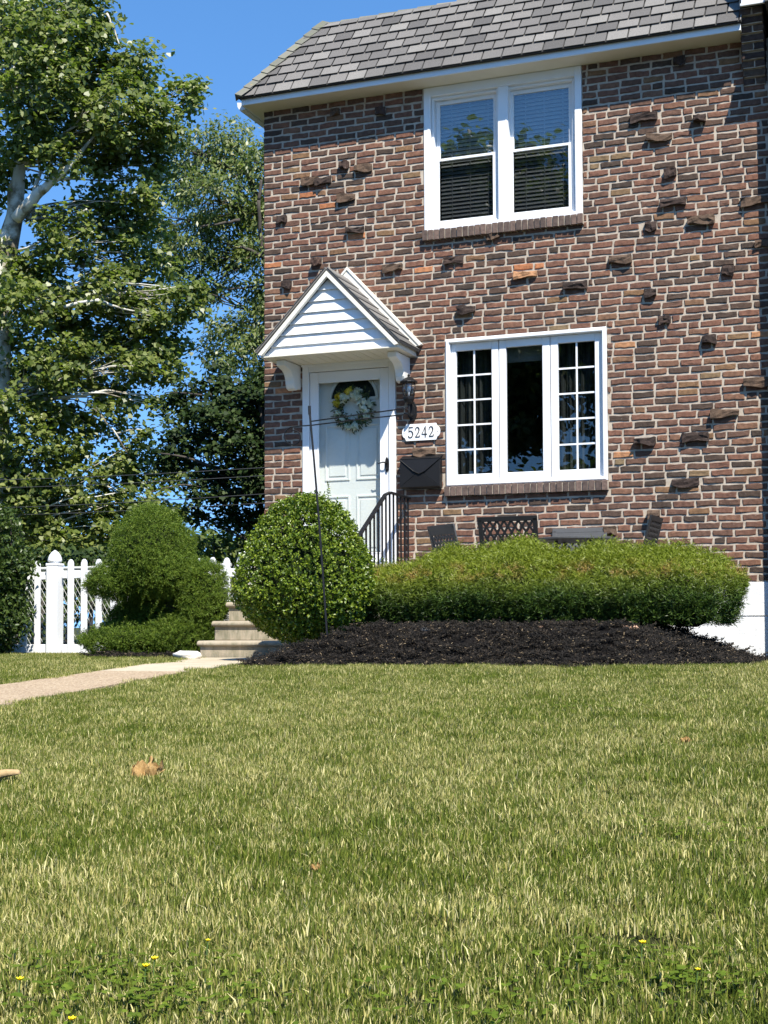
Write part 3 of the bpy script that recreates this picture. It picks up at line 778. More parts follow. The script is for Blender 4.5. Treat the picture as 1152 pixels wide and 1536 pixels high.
mb = MB(); mb.prism([(5.65, -.6, 6.42), (5.65, .42, 7.38), (5.65, 9.2, 7.38), (5.65, 9.2, 6.42)], (4.4, 0, 0)); mb.build('roof', MAT['roof_dark'], nb_)

# ================================================================== PATIO, STEPS, RAIL
mb = MB(); mb.box(1.87, 4.60, -1.62, -.016, -.1, .50); kind(mb.build('patio', MAT['patio'], bevel=.01), 'structure')
steps = thing('front_steps', 'worn grey tan concrete steps with rounded nosings climbing to the front door', 'steps', (1.0, -1.0, .05))
RUN = .31
for k in range(5):
    yf = -2.0+RUN*k; zt = .258+.197*k; zb_ = .02 if k == 0 else .258+.197*(k-1)
    mb = MB(); mb.box(.235, 1.845, yf+.03, -.016, zb_ if k else -.1, zt-.052)
    pts = [(.215, yf+.03, zt), (.215, yf+.012, zt-.004), (.215, yf, zt-.016), (.215, yf-.006, zt-.032), (.215, yf, zt-.048), (.215, yf+.03, zt-.056), (.215, yf+RUN+.05 if k < 4 else -.016, zt-.056), (.215, yf+RUN+.05 if k < 4 else -.016, zt)]
    mb.prism(pts, (1.64, 0, 0))
    mb.build('step', MAT['step'], steps, bevel=.008)
rail = thing('stair_railing', 'black iron hand railing on right side of the front steps', 'railing', (1.75, -1.0, 1.0))
rp_ = [(1.76, -.03, 1.79), (1.76, -.30, 1.795), (1.76, -.62, 1.80), (1.76, -.76, 1.765), (1.76, -1.25, 1.45), (1.76, -2.0, .975), (1.76, -2.1, .93)]
mb = MB()
for a, b in zip(rp_, rp_[1:]):
    a, b = Vector(a), Vector(b); d = (b-a).normalized(); u_ = Vector((1, 0, 0)).cross(d); u_ = u_ if u_.z > 0 else -u_
    mb.prism([a-Vector((.022, 0, 0))-u_*.012, a+Vector((.022, 0, 0))-u_*.012, a+Vector((.022, 0, 0))+u_*.012, a-Vector((.022, 0, 0))+u_*.012], b-a)
mb.build('handrail', MAT['black'], rail, bevel=.005)
def rail_z(y):
    for a, b in zip(rp_, rp_[1:]):
        if b[1] <= y <= a[1]: return a[2]+(b[2]-a[2])*(y-a[1])/(b[1]-a[1])
    return 1
def step_z(y):
    k = max(0, min(4, int((y+2.0)//RUN))); return .258+.197*k
y = -.07
while y > -2.0:
    mb = MB(); mb.box(1.752, 1.768, y-.008, y+.008, step_z(y)-.01 if y < -.76 else 1.04, rail_z(y)-.006)
    mb.build('baluster', MAT['black'], rail); y -= .112

# ================================================================== THINGS ON THE WALL
# house number plate
a, b = onY(603, 638, -.02), onY(661, 661, -.02)
x0, x1, z0, z1 = a.x, b.x, 2.415, 2.598
plate = thing('number_plate', 'white house number plate with rounded ends and black digits beside the door', 'sign', ((x0+x1)/2, -.02, (z0+z1)/2))
hh = (z1-z0)/2; zc = (z0+z1)/2
pts = []
for i in range(9):
    q = -math.pi/2+math.pi*i/8; pts.append((x1-.035+.035*math.cos(q)*.9, zc+hh*.62*math.sin(q)))
pts = [(x1-.05, z0)] + pts + [(x1-.05, z1), (x0+.05, z1)]
for i in range(9):
    q = math.pi/2+math.pi*i/8; pts.append((x0+.035+.035*math.cos(q)*.9, zc+hh*.62*math.sin(q)))
pts.append((x0+.05, z0))
mb = MB(); mb.prism([(x, -.014, z) for x, z in pts], (0, -.016, 0)); mb.build('plate', MAT['white'], plate, bevel=.002)
DG = {'5': [[(.86, 1.0, .10), (.25, 1.0, .12), (.18, .56, .06), (.34, .66, .10), (.58, .66, .13), (.82, .50, .17), (.86, .32, .17), (.72, .10, .15), (.45, .02, .11), (.2, .07, .12), (.13, .17, .15)]],
      '2': [[(.14, .72, .14), (.22, .90, .12), (.45, 1.0, .11), (.70, .92, .15), (.78, .72, .17), (.66, .48, .15), (.40, .26, .11), (.14, .06, .10), (.5, .06, .13), (.84, .07, .13), (.88, .24, .07)]],
      '4': [[(.66, .0, .15), (.66, .5, .16), (.66, 1.0, .14), (.36, .62, .08), (.06, .30, .09), (.5, .29, .12), (.95, .29, .12)]]}
W_ = (x1-x0-.13)/4; H_ = .115
for i, ch in enumerate('5242'):
    mb = MB(); ox = x0+.072+i*W_; oz = zc-H_/2
    for st in DG[ch]:
        P = [(ox+u_*W_*.86, oz+v*H_, w*W_*.62) for u_, v, w in st]
        for p_, q_ in zip(P, P[1:]):
            d = Vector((q_[0]-p_[0], q_[1]-p_[1])); nn = Vector((-d.y, d.x)).normalized() if d.length else Vector((0, 1))
            mb.prism([(p_[0]-nn.x*p_[2]/1.6, -.0305, p_[1]-nn.y*p_[2]/1.6), (q_[0]-nn.x*q_[2]/1.6, -.0305, q_[1]-nn.y*q_[2]/1.6), (q_[0]+nn.x*q_[2]/1.6, -.0305, q_[1]+nn.y*q_[2]/1.6), (p_[0]+nn.x*p_[2]/1.6, -.0305, p_[1]+nn.y*p_[2]/1.6)], (0, -.006-.0001*random.random(), 0))
        for p_ in P:
            mb.prism([(p_[0]+p_[2]/1.62*math.cos(t_*math.pi/4), -.0306, p_[1]+p_[2]/1.62*math.sin(t_*math.pi/4)) for t_ in range(8)], (0, -.0057-.0001*random.random(), 0))
    mb.build('digit', MAT['number_black'], plate)
for sx in (x0+.03, x1-.03):
    mb = MB(); mb.lathe((sx, -.033, zc), [(.004, -.003), (.005, 0), (.004, .003)], 8); mb.build('screw', MAT['galv'], plate)
# mailbox: envelope shaped
a, b = onY(601, 690, -.10), onY(660, 733, -.10)
mx0, mx1, mz0, mz1 = a.x, b.x, 1.885, 2.235
mail = thing('mailbox', 'black metal mailbox shaped like an envelope on the brick wall', 'mailbox', ((mx0+mx1)/2, -.05, 2.05))
mcx = (mx0+mx1)/2
mb = MB(); mb.prism([(mx0, -.015, mz0), (mx0, -.10, mz0), (mx0, -.118, mz0+.02), (mx0, -.108, mz1-.03), (mx0, -.015, mz1)], (mx1-mx0, 0, 0)); mb.build('box', MAT['black'], mail, bevel=.006)
mb = MB(); mb.prism([(mx0-.004, -.121, mz0+.015), (mcx, -.128, mz0+.185), (mx1+.004, -.121, mz0+.015)], (0, .004, 0)); mb.prism([(mx0-.004, -.120, mz0+.02), (mx0-.004, -.110, mz1-.02), (mcx, -.124, mz0+.19)], (0, .004, 0)); mb.prism([(mx1+.004, -.120, mz0+.02), (mcx, -.124, mz0+.19), (mx1+.004, -.110, mz1-.02)], (0, .004, 0)); mb.build('front_fold', MAT['black'], mail, bevel=.0015)
mb = MB(); lid = [(mx0-.008, -.112, mz1-.03), (mx0+.16, -.131, mz1-.165), (mcx, -.136, mz1-.195), (mx1-.16, -.131, mz1-.165), (mx1+.008, -.112, mz1-.03)]
mb.prism(lid, (0, .004, 0)); mb.prism([(mx0-.008, -.116, mz1-.03), (mx1+.008, -.116, mz1-.03), (mx1+.008, -.012, mz1+.012), (mx0-.008, -.012, mz1+.012)], (0, 0, .005))
mb.tube([(p_[0], p_[1]-.003, p_[2]) for p_ in lid], .005, 6); mb.build('lid', MAT['black'], mail, bevel=.0015)
# wall lantern
lp = onY(621, 590, -.14)
lx, lz = 1.80, 3.03
lan = thing('wall_lantern', 'black jar shaped wall lantern with clear glass beside the front door', 'lantern', (lx, -.1, 2.9))
mb = MB(); mb.prism([(lx+.055*math.cos(i*math.pi/4+.39), -.012, 2.74+.115*math.sin(i*math.pi/4+.39)) for i in range(8)], (0, -.022, 0)); mb.prism([(lx+.035*math.cos(i*math.pi/4+.39), -.034, 2.74+.085*math.sin(i*math.pi/4+.39)) for i in range(8)], (0, -.012, 0))
mb.build('back_plate', MAT['black'], lan, bevel=.003)
ly = -.135
mb = MB(); mb.tube([(lx, -.04, 2.70), (lx, -.09, 2.68), (lx, -.135, 2.71), (lx, ly, 2.83)], [.014, .014, .014, .012], 8); mb.lathe((lx, ly, 2.80), [(.02, 0), (.045, .02), (.06, .055), (.062, .075), (.05, .085)], 16); mb.build('arm', MAT['black'], lan)
mb = MB(); mb.lathe((lx, ly, 2.885), [(.045, 0), (.062, .035), (.073, .09), (.070, .13), (.058, .155)], 16); mb.build('jar_glass', MAT['glass_lamp'], lan, smooth=True)
for k in range(8):
    a = 2*math.pi*k/8; mb = MB(); mb.tube([(lx+r_*math.cos(a), ly+r_*math.sin(a), 2.885+z_) for r_, z_ in ((.048, 0), (.066, .035), (.077, .09), (.074, .13), (.061, .155))], .0035, 5); mb.build('cage_rib', MAT['black'], lan)
mb = MB(); mb.lathe((lx, ly, 3.035), [(.06, 0), (.098, .004), (.096, .014), (.07, .032), (.05, .05), (.022, .058), (.012, .07), (.016, .083), (.008, .098)], 16); mb.build('cap', MAT['black'], lan, smooth=False)
mb = MB(); mb.lathe((lx, ly, 2.885), [(.012, 0), (.012, .05), (.02, .065), (.026, .085), (.02, .105), (.006, .118)], 10); mb.build('bulb', MAT['white'], lan, smooth=True)
# wreath on the inner door
wc = onY(529.6, 613, .085); WC = np.array([wc.x, .085, wc.z])
wr = thing('flower_wreath', 'round wreath of cream and yellow flowers hung on the white door', 'wreath', tuple(WC))
mb = MB()
for k in range(5):
    rr = .155+.018*math.sin(k*2.1); ph = k*1.3
    mb.tube([(WC[0]+(rr+.012*math.sin(5*a+ph))*math.cos(a), .09+.012*math.cos(4*a+ph), WC[2]+(rr+.012*math.sin(5*a+ph))*math.sin(a)) for a in [i*2*math.pi/40 for i in range(41)]], .007, 5)
mb.build('twig_ring', MAT['wreath_twig'], wr)
n = 620; th = RNG.uniform(0, 2*np.pi, n); rr = .17+RNG.normal(0, .035, n)
C = np.stack([WC[0]+rr*np.cos(th), .085-np.abs(RNG.normal(0, .02, n)), WC[2]+rr*np.sin(th)], 1)
N_ = np.stack([RNG.normal(0, .6, n), -np.ones(n), RNG.normal(0, .6, n)], 1); T = np.stack([np.cos(th), np.zeros(n), np.sin(th)], 1)+RNG.normal(0, .6, (n, 3))
V, FF, cn = leaf_geo(C, N_, RNG.uniform(.03, .06, n), .017, 'oval', T); np_mesh('wreath_leaves', V, FF, cn, MAT['wreath_leaf'], wr)
for ang, rd, sz, yl in ((100, .19, .055, 1), (125, .16, .065, 0), (85, .15, .06, 0), (68, .20, .05, 0), (55, .14, .055, 0), (20, .15, .07, 0), (-8, .16, .06, 0), (8, .21, .045, 0), (160, .2, .05, 1), (195, .18, .045, 0), (225, .17, .04, 0), (255, .21, .045, 0), (280, .20, .05, 0), (-30, .2, .045, 2), (140, .21, .05, 1)):
    a = R(ang); c = np.array([WC[0]+rd*math.cos(a), .055, WC[2]+rd*math.sin(a)]); n = 46
    d = rand_dirs(n); d[:, 1] = -np.abs(d[:, 1]); Cc = c+d*np.array([1, .7, 1])*sz*RNG.uniform(.25, .8, (n, 1))
    V, FF, cn = leaf_geo(Cc, d+RNG.normal(0, .35, (n, 3)), sz*.8, sz*.7, 'oval'); np_mesh('blossom', V, FF, cn, MAT['petal_y' if yl == 1 else 'petal_w'], wr)

# ================================================================== GARDEN FURNITURE ON THE PATIO
def lattice_chair(loc, rz, label, mat, solid_top=0, w=.56):
    """cast metal arm chair: seat, four legs, arms and a lattice back; local -y is the back side"""
    root = thing('patio_chair', label, 'chair', (0, 0, 0), 'cast metal chairs round the patio table')
    def bld(mb, nm, bv=.004): return mb.build(nm, mat, root, bevel=bv)
    mb = MB(); mb.box(-w/2, w/2, -.25, .25, .41, .44)
    bld(mb, 'seat')
    for sx in (-1, 1):
        for sy in (-1, 1):
            mb = MB(); mb.tube([(sx*(w/2-.03), sy*.22, .41), (sx*(w/2-.01), sy*.25, 0)], [.018, .014], 6); bld(mb, 'leg', 0)
        mb = MB(); mb.tube([(sx*(w/2-.01), -.25, .64), (sx*(w/2+.01), .1, .65), (sx*(w/2+.01), .22, .62), (sx*(w/2-.01), .22, .42)], .016, 6); bld(mb, 'armrest', 0)
    lean = .13
    def bp(x, z, dy=0): return Vector((x, -.25-lean*(z-.44)/.5+dy, z))
    mb = MB(); zt = .965; zl = .50; b_ = .038
    def bar(p, q, t=.015, mbx=None, th=.02):
        (mbx or mb).prism([bp(*p)+Vector((0, -th/2, 0)) + Vector(v) for v in ((-t, 0, -t*.0),)] if False else ribbon(p, q, t, th), (0, th, 0))
    def ribbon(p, q, t, th):
        d = Vector((q[0]-p[0], q[1]-p[1])).normalized(); n_ = Vector((-d.y, d.x))*t
        return [bp(p[0]-n_.x, p[1]-n_.y, -th/2), bp(q[0]-n_.x, q[1]-n_.y, -th/2), bp(q[0]+n_.x, q[1]+n_.y, -th/2), bp(p[0]+n_.x, p[1]+n_.y, -th/2)]
    bar((-w/2+.02, .44), (-w/2+.012, zt), .022); bar((w/2-.02, .44), (w/2-.012, zt), .022); bar((-w/2-.01, zt), (w/2+.01, zt), .024); bar((-w/2+.03, zl), (w/2-.03, zl), .018)
    bld(mb, 'back_frame', .003)
    mb = MB(); sp = .0785; H = zt-zl
    X0, X1 = -w/2+.035, w/2-.035
    nX = 7
    for k in range(-8, nX+8):
        for sgn in (1, -1):
            xs = X0+(X1-X0)*k/nX; pts = []
            # diagonal clipped to the frame
            sl_ = 1.55*sgn
            za, zb2 = zl, zt; xa = xs if sgn > 0 else xs; xb = xs+(zb2-za)/sl_
            p0, p1 = (xa, za), (xb, zb2)
            def clip(p0, p1):
                (ax, az), (bx, bz) = p0, p1
                t0, t1 = 0, 1; dx = bx-ax
                for lim, side in ((X0, 1), (X1, -1)):
                    if abs(dx) < 1e-9: continue
                    t = (lim-ax)/dx
                    if (dx > 0) == (side > 0): t0 = max(t0, t)
                    else: t1 = min(t1, t)
                if t1-t0 < .03: return None
                return (ax+dx*t0, az+(bz-az)*t0), (ax+dx*t1, az+(bz-az)*t1)
            c = clip(p0, p1)
            if c: bar(c[0], c[1], .0105, mb, .012 if sgn > 0 else .0125)
    bld(mb, 'back_lattice', 0)
    if solid_top:
        mb = MB(); bar((-w/2+.03, zt-.05), (w/2-.03, zt-.05), .03, mb, .016); bld(mb, 'top_rail', .003)
    root.location = loc; root.rotation_euler = (0, 0, rz); return root
pz = .50
c1 = onY(768, 800, -1.2)
lattice_chair((c1.x, -.98, pz-.04), 0, 'black lattice back chair nearest the hedge with its back to the lawn', MAT['black_matte'], 0, .575)
c2 = onY(856, 800, -.35); lattice_chair((c2.x+.02, -.42, pz-.08), math.pi, 'grey chair against the brick wall behind the table edge', MAT['bronze'], 1)
c3 = onY(668, 800, -.6); lattice_chair((c3.x+.22, -.36, pz-.05), R(-40), 'grey chair at the end of the patio nearest the steps', MAT['bronze'], 1, .5)
c4 = onY(980, 800, -.7); lattice_chair((c4.x-.35, -.72, pz-.04), R(88), 'dark chair seen edge on below the last proud brick', MAT['black_matte'], 0, .5)
tb = thing('patio_table', 'dark metal patio table behind the black lattice chair', 'table', (3.72, -.85, pz))
mb = MB(); mb.lathe((3.80, -.80, pz), [(.38, .725), (.40, .735), (.40, .75), (.385, .755)], 40); mb.build('table_top', MAT['tabletop'], tb)
for k in range(4):
    a = math.pi/4+k*math.pi/2; mb = MB(); mb.tube([(3.80+.24*math.cos(a), -.80+.24*math.sin(a), pz+.73), (3.80+.18*math.cos(a), -.80+.18*math.sin(a), pz+.35), (3.80+.30*math.cos(a), -.80+.34*math.sin(a), pz)], .02, 6); mb.build('leg', MAT['black_matte'], tb)

# ================================================================== GROUND
def grid(name, xs, ys, fz, mat, k='structure'):
    nx, ny = len(xs), len(ys); V = [(x, y, fz(x, y)) for y in ys for x in xs]
    Fc = [(j*nx+i, j*nx+i+1, (j+1)*nx+i+1, (j+1)*nx+i) for j in range(ny-1) for i in range(nx-1)]
    mb = MB(); mb.add(V, Fc); o = mb.build(name, mat, smooth=True); kind(o, k); return o
xs = [-400, -150, -60, -30, -20] + [-14+i*.5 for i in range(61)] + [20, 30, 60, 150, 400]
ys = [-200, -80, -45, -30, -24, -20] + [-17+i*.4 for i in range(56)] + [8, 12, 20, 40, 90, 200, 600]
grid('lawn', xs, ys, ground, MAT['soil'])
# path
PXA = [(-2.0, .215, 1.84), (-2.9, .50, 1.78), (-3.6, .88, 1.74), (-4.2, .90, 1.70), (-5.4, .84, 1.62), (-7.3, .80, 1.70), (-9, .8, 1.70), (-13, .8, 1.7)]
def path_edges(y):
    for (y0, a0, b0), (y1, a1, b1) in zip(PXA, PXA[1:]):
        if y1 <= y <= y0: t = (y-y0)/(y1-y0); return a0+(a1-a0)*t, b0+(b1-b0)*t
    return None
mb = MB(); ysx = [-2.0-.2*i for i in range(56)]
for y0, y1 in zip(ysx, ysx[1:]):
    a, b = path_edges(y0), path_edges(y1)
    if not a or not b: continue
    mi = 0 if y0 > -4.75 else 1
    r_ = []
    for y, (l, r2) in ((y0, a), (y1, b)):
        for i in range(6): x = l+(r2-l)*i/5; r_.append((x, y, ground(x, y)+.022))
    mb.add(r_, [(6+i, 7+i, 1+i, i) for i in range(5)], mi)
    for s_, i in ((0, 0), (1, 5)): 
        p, q = r_[i], r_[6+i]; mb.add([p, q, (q[0], q[1], q[2]-.06), (p[0], p[1], p[2]-.06)], [(0, 1, 2, 3)], mi)
kind(mb.build('front_walk', [MAT['walk_pale'], MAT['walk_agg']]), 'structure')
mb = MB(); mb.box(-60, 60, -19.5, -17.2, -.9, -.83); kind(mb.build('pavement', MAT['patio']), 'structure')
mb = MB(); mb.box(-60, 60, -28, -19.7, -1.02, -.955); kind(mb.build('road', MAT['asphalt']), 'structure')

# mulch bed
def sm(t): t = max(0, min(1, t)); return t*t*(3-2*t)
MX0, MX1, MY0, MY1 = 1.70, 5.74, -4.12, -1.62
def mulch_h(x, y):
    front = MY0+.10*math.sin(x*2.1)+.05*math.sin(x*5.3)
    if x > 4.6: front += (x-4.6)*.55
    f_ = (y-front)/.95
    e = min(f_, (x-MX0)/1.05, (MX1-x)/1.2)
    if e <= 0: return -1
    n_ = mnoise.noise(Vector((x*3, y*3, 1)))*.018+mnoise.noise(Vector((x*9, y*9, 4)))*.010
    return .07 + .31*sm(e)**.85 + n_*min(1, e*6)
mxs = [MX0-.05+i*.05 for i in range(86)]; mys = [MY0-.2+i*.05 for i in range(54)]
V = []; 
for y in mys:
    for x in mxs:
        h = mulch_h(x, y); V.append((x, y, h if h > 0 else .04))
nx = len(mxs); mb = MB(); mb.add(V, [(j*nx+i, j*nx+i+1, (j+1)*nx+i+1, (j+1)*nx+i) for j in range(len(mys)-1) for i in range(nx-1) if max(V[k][2] for k in (j*nx+i, j*nx+i+1, (j+1)*nx+i+1, (j+1)*nx+i)) > .06])
mulch_o = kind(mb.build('mulch_bed', MAT['mulch'], smooth=True), 'structure')

# ---- scatter helper: prototypes in an unlinked collection, instanced on points by geometry nodes
def scatter(name, pts, protos, smin, smax, k='stuff', seed=1, tiltv=.12, rots=None):
    coll = bpy.data.collections.new(name+'_kinds')
    for p in protos: coll.objects.link(p)
    me = bpy.data.meshes.new(name); me.from_pydata([tuple(p) for p in pts], [], [])
    o = bpy.data.objects.new(name, me); COL.objects.link(o)
    ng = bpy.data.node_groups.new(name, 'GeometryNodeTree')
    ng.interface.new_socket('Geometry', in_out='INPUT', socket_type='NodeSocketGeometry'); ng.interface.new_socket('Geometry', in_out='OUTPUT', socket_type='NodeSocketGeometry')
    gi, go = ng.nodes.new('NodeGroupInput'), ng.nodes.new('NodeGroupOutput')
    ci = ng.nodes.new('GeometryNodeCollectionInfo'); ci.inputs[0].default_value = coll; ci.inputs[1].default_value = True; ci.inputs[2].default_value = True
    ip = ng.nodes.new('GeometryNodeInstanceOnPoints'); ip.inputs['Pick Instance'].default_value = True
    rv = ng.nodes.new('FunctionNodeRandomValue'); rv.data_type = 'FLOAT_VECTOR'; rv.inputs[0].default_value = (-tiltv, -tiltv, 0); rv.inputs[1].default_value = (tiltv, tiltv, 6.283); rv.inputs['Seed'].default_value = seed
    rs = ng.nodes.new('FunctionNodeRandomValue'); rs.data_type = 'FLOAT'; rs.inputs[2].default_value = smin; rs.inputs[3].default_value = smax; rs.inputs['Seed'].default_value = seed+5
    L = ng.links.new
    L(gi.outputs[0], ip.inputs['Points']); L(ci.outputs[0], ip.inputs['Instance']); L(rv.outputs[0], ip.inputs['Rotation']); L(rs.outputs[1], ip.inputs['Scale']); L(ip.outputs[0], go.inputs[0])
    md = o.modifiers.new('scatter', 'NODES'); md.node_group = ng
    kind(o, k); return o
def grass_patch(i, n=680, size=.24, hmin=.016, hmax=.048):
    rng = np.random.default_rng(100+i)
    c = np.zeros((n, 3)); c[:, :2] = rng.uniform(-size/2, size/2, (n, 2))
    # clumps
    k = rng.integers(0, 26, n); cc = rng.uniform(-size/2, size/2, (26, 2)); c[:, :2] = np.where((np.arange(n) % 3 == 0)[:, None], c[:, :2], cc[k]*.65+c[:, :2]*.6)
    a = rng.uniform(0, 2*np.pi, n); lean = np.abs(rng.normal(.24, .22, n)); h = rng.uniform(hmin, hmax, n)*rng.uniform(.7, 1.1, n)
    wd = rng.uniform(.0018, .0040, n)
    out = np.stack([np.cos(a), np.sin(a), np.zeros(n)], 1); b = rng.uniform(0, 2*np.pi, n); side = np.stack([np.cos(b), np.sin(b), np.zeros(n)], 1)*wd[:, None]
    up = np.array([0, 0, 1.0])
    m1 = c + out*(h*lean*.35)[:, None] + up*(h*.55)[:, None]
    tp = c + out*(h*lean*1.15)[:, None] + up*(h*np.clip(1-.35*lean, .3, 1))[:, None]
    V = np.stack([c-side*.5, c+side*.5, m1+side*.45, m1-side*.45, tp], 1).reshape(-1, 3)
    idx = (np.arange(n)*5)[:, None]; FF = (idx+np.array([0, 1, 2, 3, 3, 2, 4])[None]).ravel(); cn = np.tile([4, 3], n)
    return np_mesh('grass_tuft', V, FF, cn, MAT['grass'], 'nolink')
def in_path(x, y, m=.0):
    e = path_edges(y); return e is not None and e[0]-m < x < e[1]+m
pts = []
st = .132
yy = -13.3
while yy < -.1:
    # keep to what the lens and a step to either side can see
    dist = yy-CAM.y; xa = CAM.x-.9*dist-2.2; xb = CAM.x+.12*dist+2.0
    xx = xa
    while xx < xb:
        x = xx+random.uniform(-.05, .05); y = yy+random.uniform(-.05, .05); ok = True
        if y > -4.45 and x > 1.55 and mulch_h(x, y+.02) > .075: ok = False
        if y > -4.1 and x > 1.85 and x < 5.9 and y > -3.2: ok = False
        if in_path(x, y, .04 if abs(y) > 4 else .02): ok = False
        if x > .15 and y > -2.05: ok = False
        if y > -.1: ok = False
        if ok: pts.append((x, y, ground(x, y)-.002))
        xx += st
    yy += st
print('grass points', len(pts))
gro = scatter('lawn_grass', pts, [grass_patch(i, 900) for i in range(12)], .80, 1.08, seed=3)
# coarse tufts for unevenness
pts2 = [(p[0], p[1], p[2]) for p in pts if random.random() < .03 and mnoise.noise(Vector((p[0]*.8, p[1]*.8, 3))) > -.05]
scatter('taller_grass', pts2, [grass_patch(40+i, 40, .10, .05, .095) for i in range(5)], .7, 1.0, seed=9)
# mulch chips
def chip_patch(i, n=230, size=.2):
    rng = np.random.default_rng(300+i); mb = MB()
    for _ in range(n):
        c = Vector((rng.uniform(-size/2, size/2), rng.uniform(-size/2, size/2), rng.uniform(0, .016)))
        l, w, t = rng.uniform(.007, .030), rng.uniform(.002, .0055), rng.uniform(.0015, .003)
        M_ = Matrix.Rotation(rng.uniform(0, 6.28), 3, 'Z') @ Matrix.Rotation(rng.normal(0, .45), 3, 'Y') @ Matrix.Rotation(rng.normal(0, .5), 3, 'X')
        vs = [c+M_ @ Vector((x*l/2*(1 if abs(y) < 2 else .8), y*w/2*rng.uniform(.6, 1.2), z*t/2)) for z in (-1, 1) for y in (-1, 1) for x in (-1, 1)]
        mb.add(vs, [(0, 2, 3, 1), (4, 5, 7, 6), (0, 1, 5, 4), (1, 3, 7, 5), (3, 2, 6, 7), (2, 0, 4, 6)])
    me = bpy.data.meshes.new('chips'); me.from_pydata(mb.v, [], mb.f); me.materials.append(MAT['chip']); return bpy.data.objects.new('bark_chips', me)
pts = []
y = MY0-.2
while y < MY1:
    x = MX0-.05
    while x < MX1:
        u_, v_ = x+random.uniform(-.05, .05), y+random.uniform(-.05, .05); h = mulch_h(u_, v_)
        if h > .073: pts.append((u_, v_, h-.004))
        x += .09
    y += .09
for _ in range(60):   # little bed round the juniper
    pts.append((-.25+random.uniform(-.75, .42), -2.0+random.uniform(-.28, .3), ground(0, -2)+.012))
scatter('mulch', pts, [chip_patch(i) for i in range(5)], .9, 1.3, seed=21, tiltv=.4)

# ================================================================== SHRUBS
def superdome(u, v, a, b, ztop, zbot, pz=2.4):
    pass
def shrub_cloud(fn, n, seed):
    """fn(rng,n) -> points, normals on the shrub surface"""
    return fn(np.random.default_rng(seed), n)
def sprigs(P, N_, per, L, Wd, spread, shape, seed, depth=.06, upbias=.25):
    rng = np.random.default_rng(seed); n = len(P)
    ax = unit(N_+np.array([0, 0, upbias])+rng.normal(0, .28, (n, 3)))
    base = P-N_*rng.uniform(0, depth, (n, 1))
    C = np.repeat(base, per, 0); A = np.repeat(ax, per, 0); m = n*per
    t = rng.uniform(0, 1, (m, 1)); ln = np.repeat(rng.uniform(.7, 1.3, (n, 1)), per, 0)
    C = C+A*t*spread*ln
    d = rand_dirs(m, rng); d = unit(d-A*np.sum(d*A, 1, keepdims=True)*.9)
    dr = unit(d*1.0+A*.75); nn = unit(np.cross(dr, rng.normal(size=(m, 3))))
    nn = np.where((np.sum(nn*(A+np.array([0, 0, .5])), 1) < 0)[:, None], -nn, nn)
    return leaf_geo(C, nn, L*rng.uniform(.7, 1.25, m), Wd*rng.uniform(.8, 1.2, m), shape, dr, .12, rng)
def join_geo(parts):
    V, FF, cn = [], [], []; o = 0
    for v, f, c in parts: V.append(v); FF.append(f+o); cn.append(c); o += len(v)
    return np.concatenate(V), np.concatenate(FF), np.concatenate(cn)
# -- boxwood
BC = onY(459, 850, -2.9); bcx, bcy = BC.x, -2.9; bz0, bz1 = .27, 1.555; bmid = .74; bra = .625
def box_surf(rng, n):
    d = rand_dirs(n, rng); up = d[:, 2] > 0
    q = np.where(up, 1.0, 1.0)
    e = 2.35
    k = (np.abs(d[:, 0])**e+np.abs(d[:, 1])**e+np.abs(d[:, 2])**e)**(-1/e); k = k*.6+.4
    s = np.where(up[:, None], np.array([bra, bra, bz1-bmid]), np.array([bra*1.0, bra*1.0, bmid-bz0]))
    P = d*k[:, None]*s
    taper = np.where(up, 1-.27*(P[:, 2]/(bz1-bmid)), 1-.16*np.abs(P[:, 2])/(bmid-bz0)); P[:, :2] *= taper[:, None]
    wob = np.array([mnoise.noise(Vector(x*3.2)) for x in d]); wob2 = np.array([mnoise.noise(Vector(x*8)+Vector((3, 1, 2))) for x in d]); P *= (1+.045*wob+.035*wob2)[:, None]
    N_ = unit(P/s**2); P += np.array([bcx, bcy, bmid]); return P, N_
bush = thing('round_bush', 'rounded yellow green clipped bush beside the front steps', 'bush', (bcx, bcy, .36))
P, N_ = box_surf(np.random.default_rng(5), 6200)
g1 = sprigs(P, N_, 7, .026, .017, .045, 'oval', 6, .05, .35)
P2, N2 = box_surf(np.random.default_rng(8), 2600); P2 = np.array([bcx, bcy, bmid])+(P2-np.array([bcx, bcy, bmid]))*.9
g2 = sprigs(P2, N2, 6, .026, .017, .05, 'oval', 9, .05, .3)
ex = []
for px_, py_ in ((450, 742), (458, 748), (480, 740), (492, 728), (487, 742), (511, 757), (396, 830), (425, 760), (440, 752), (474, 738), (505, 752), (535, 790), (545, 810), (380, 850), (408, 795)):   # stray shoots
    p0 = onY(px_, py_+22, bcy+.05); p1 = onY(px_, py_, bcy+.05)
    t = np.linspace(0, 1, 12)[:, None]; Pp = np.array(p0)+(np.array(p1)-np.array(p0))*t
    ex.append(sprigs(Pp, np.tile([0, 0, 1.0], (12, 1)), 4, .022, .013, .02, 'oval', px_, .0))
V, FF, cn = join_geo([g1, g2]+ex); np_mesh('foliage', V, FF, cn, MAT['box_leaf'], bush)
mb = MB(); mb.blob((bcx, bcy, bmid+.06), (bra*.70, bra*.70, .50), 3, .05, 20, 14); mb.build('shade_core', MAT['core'], bush, smooth=True)
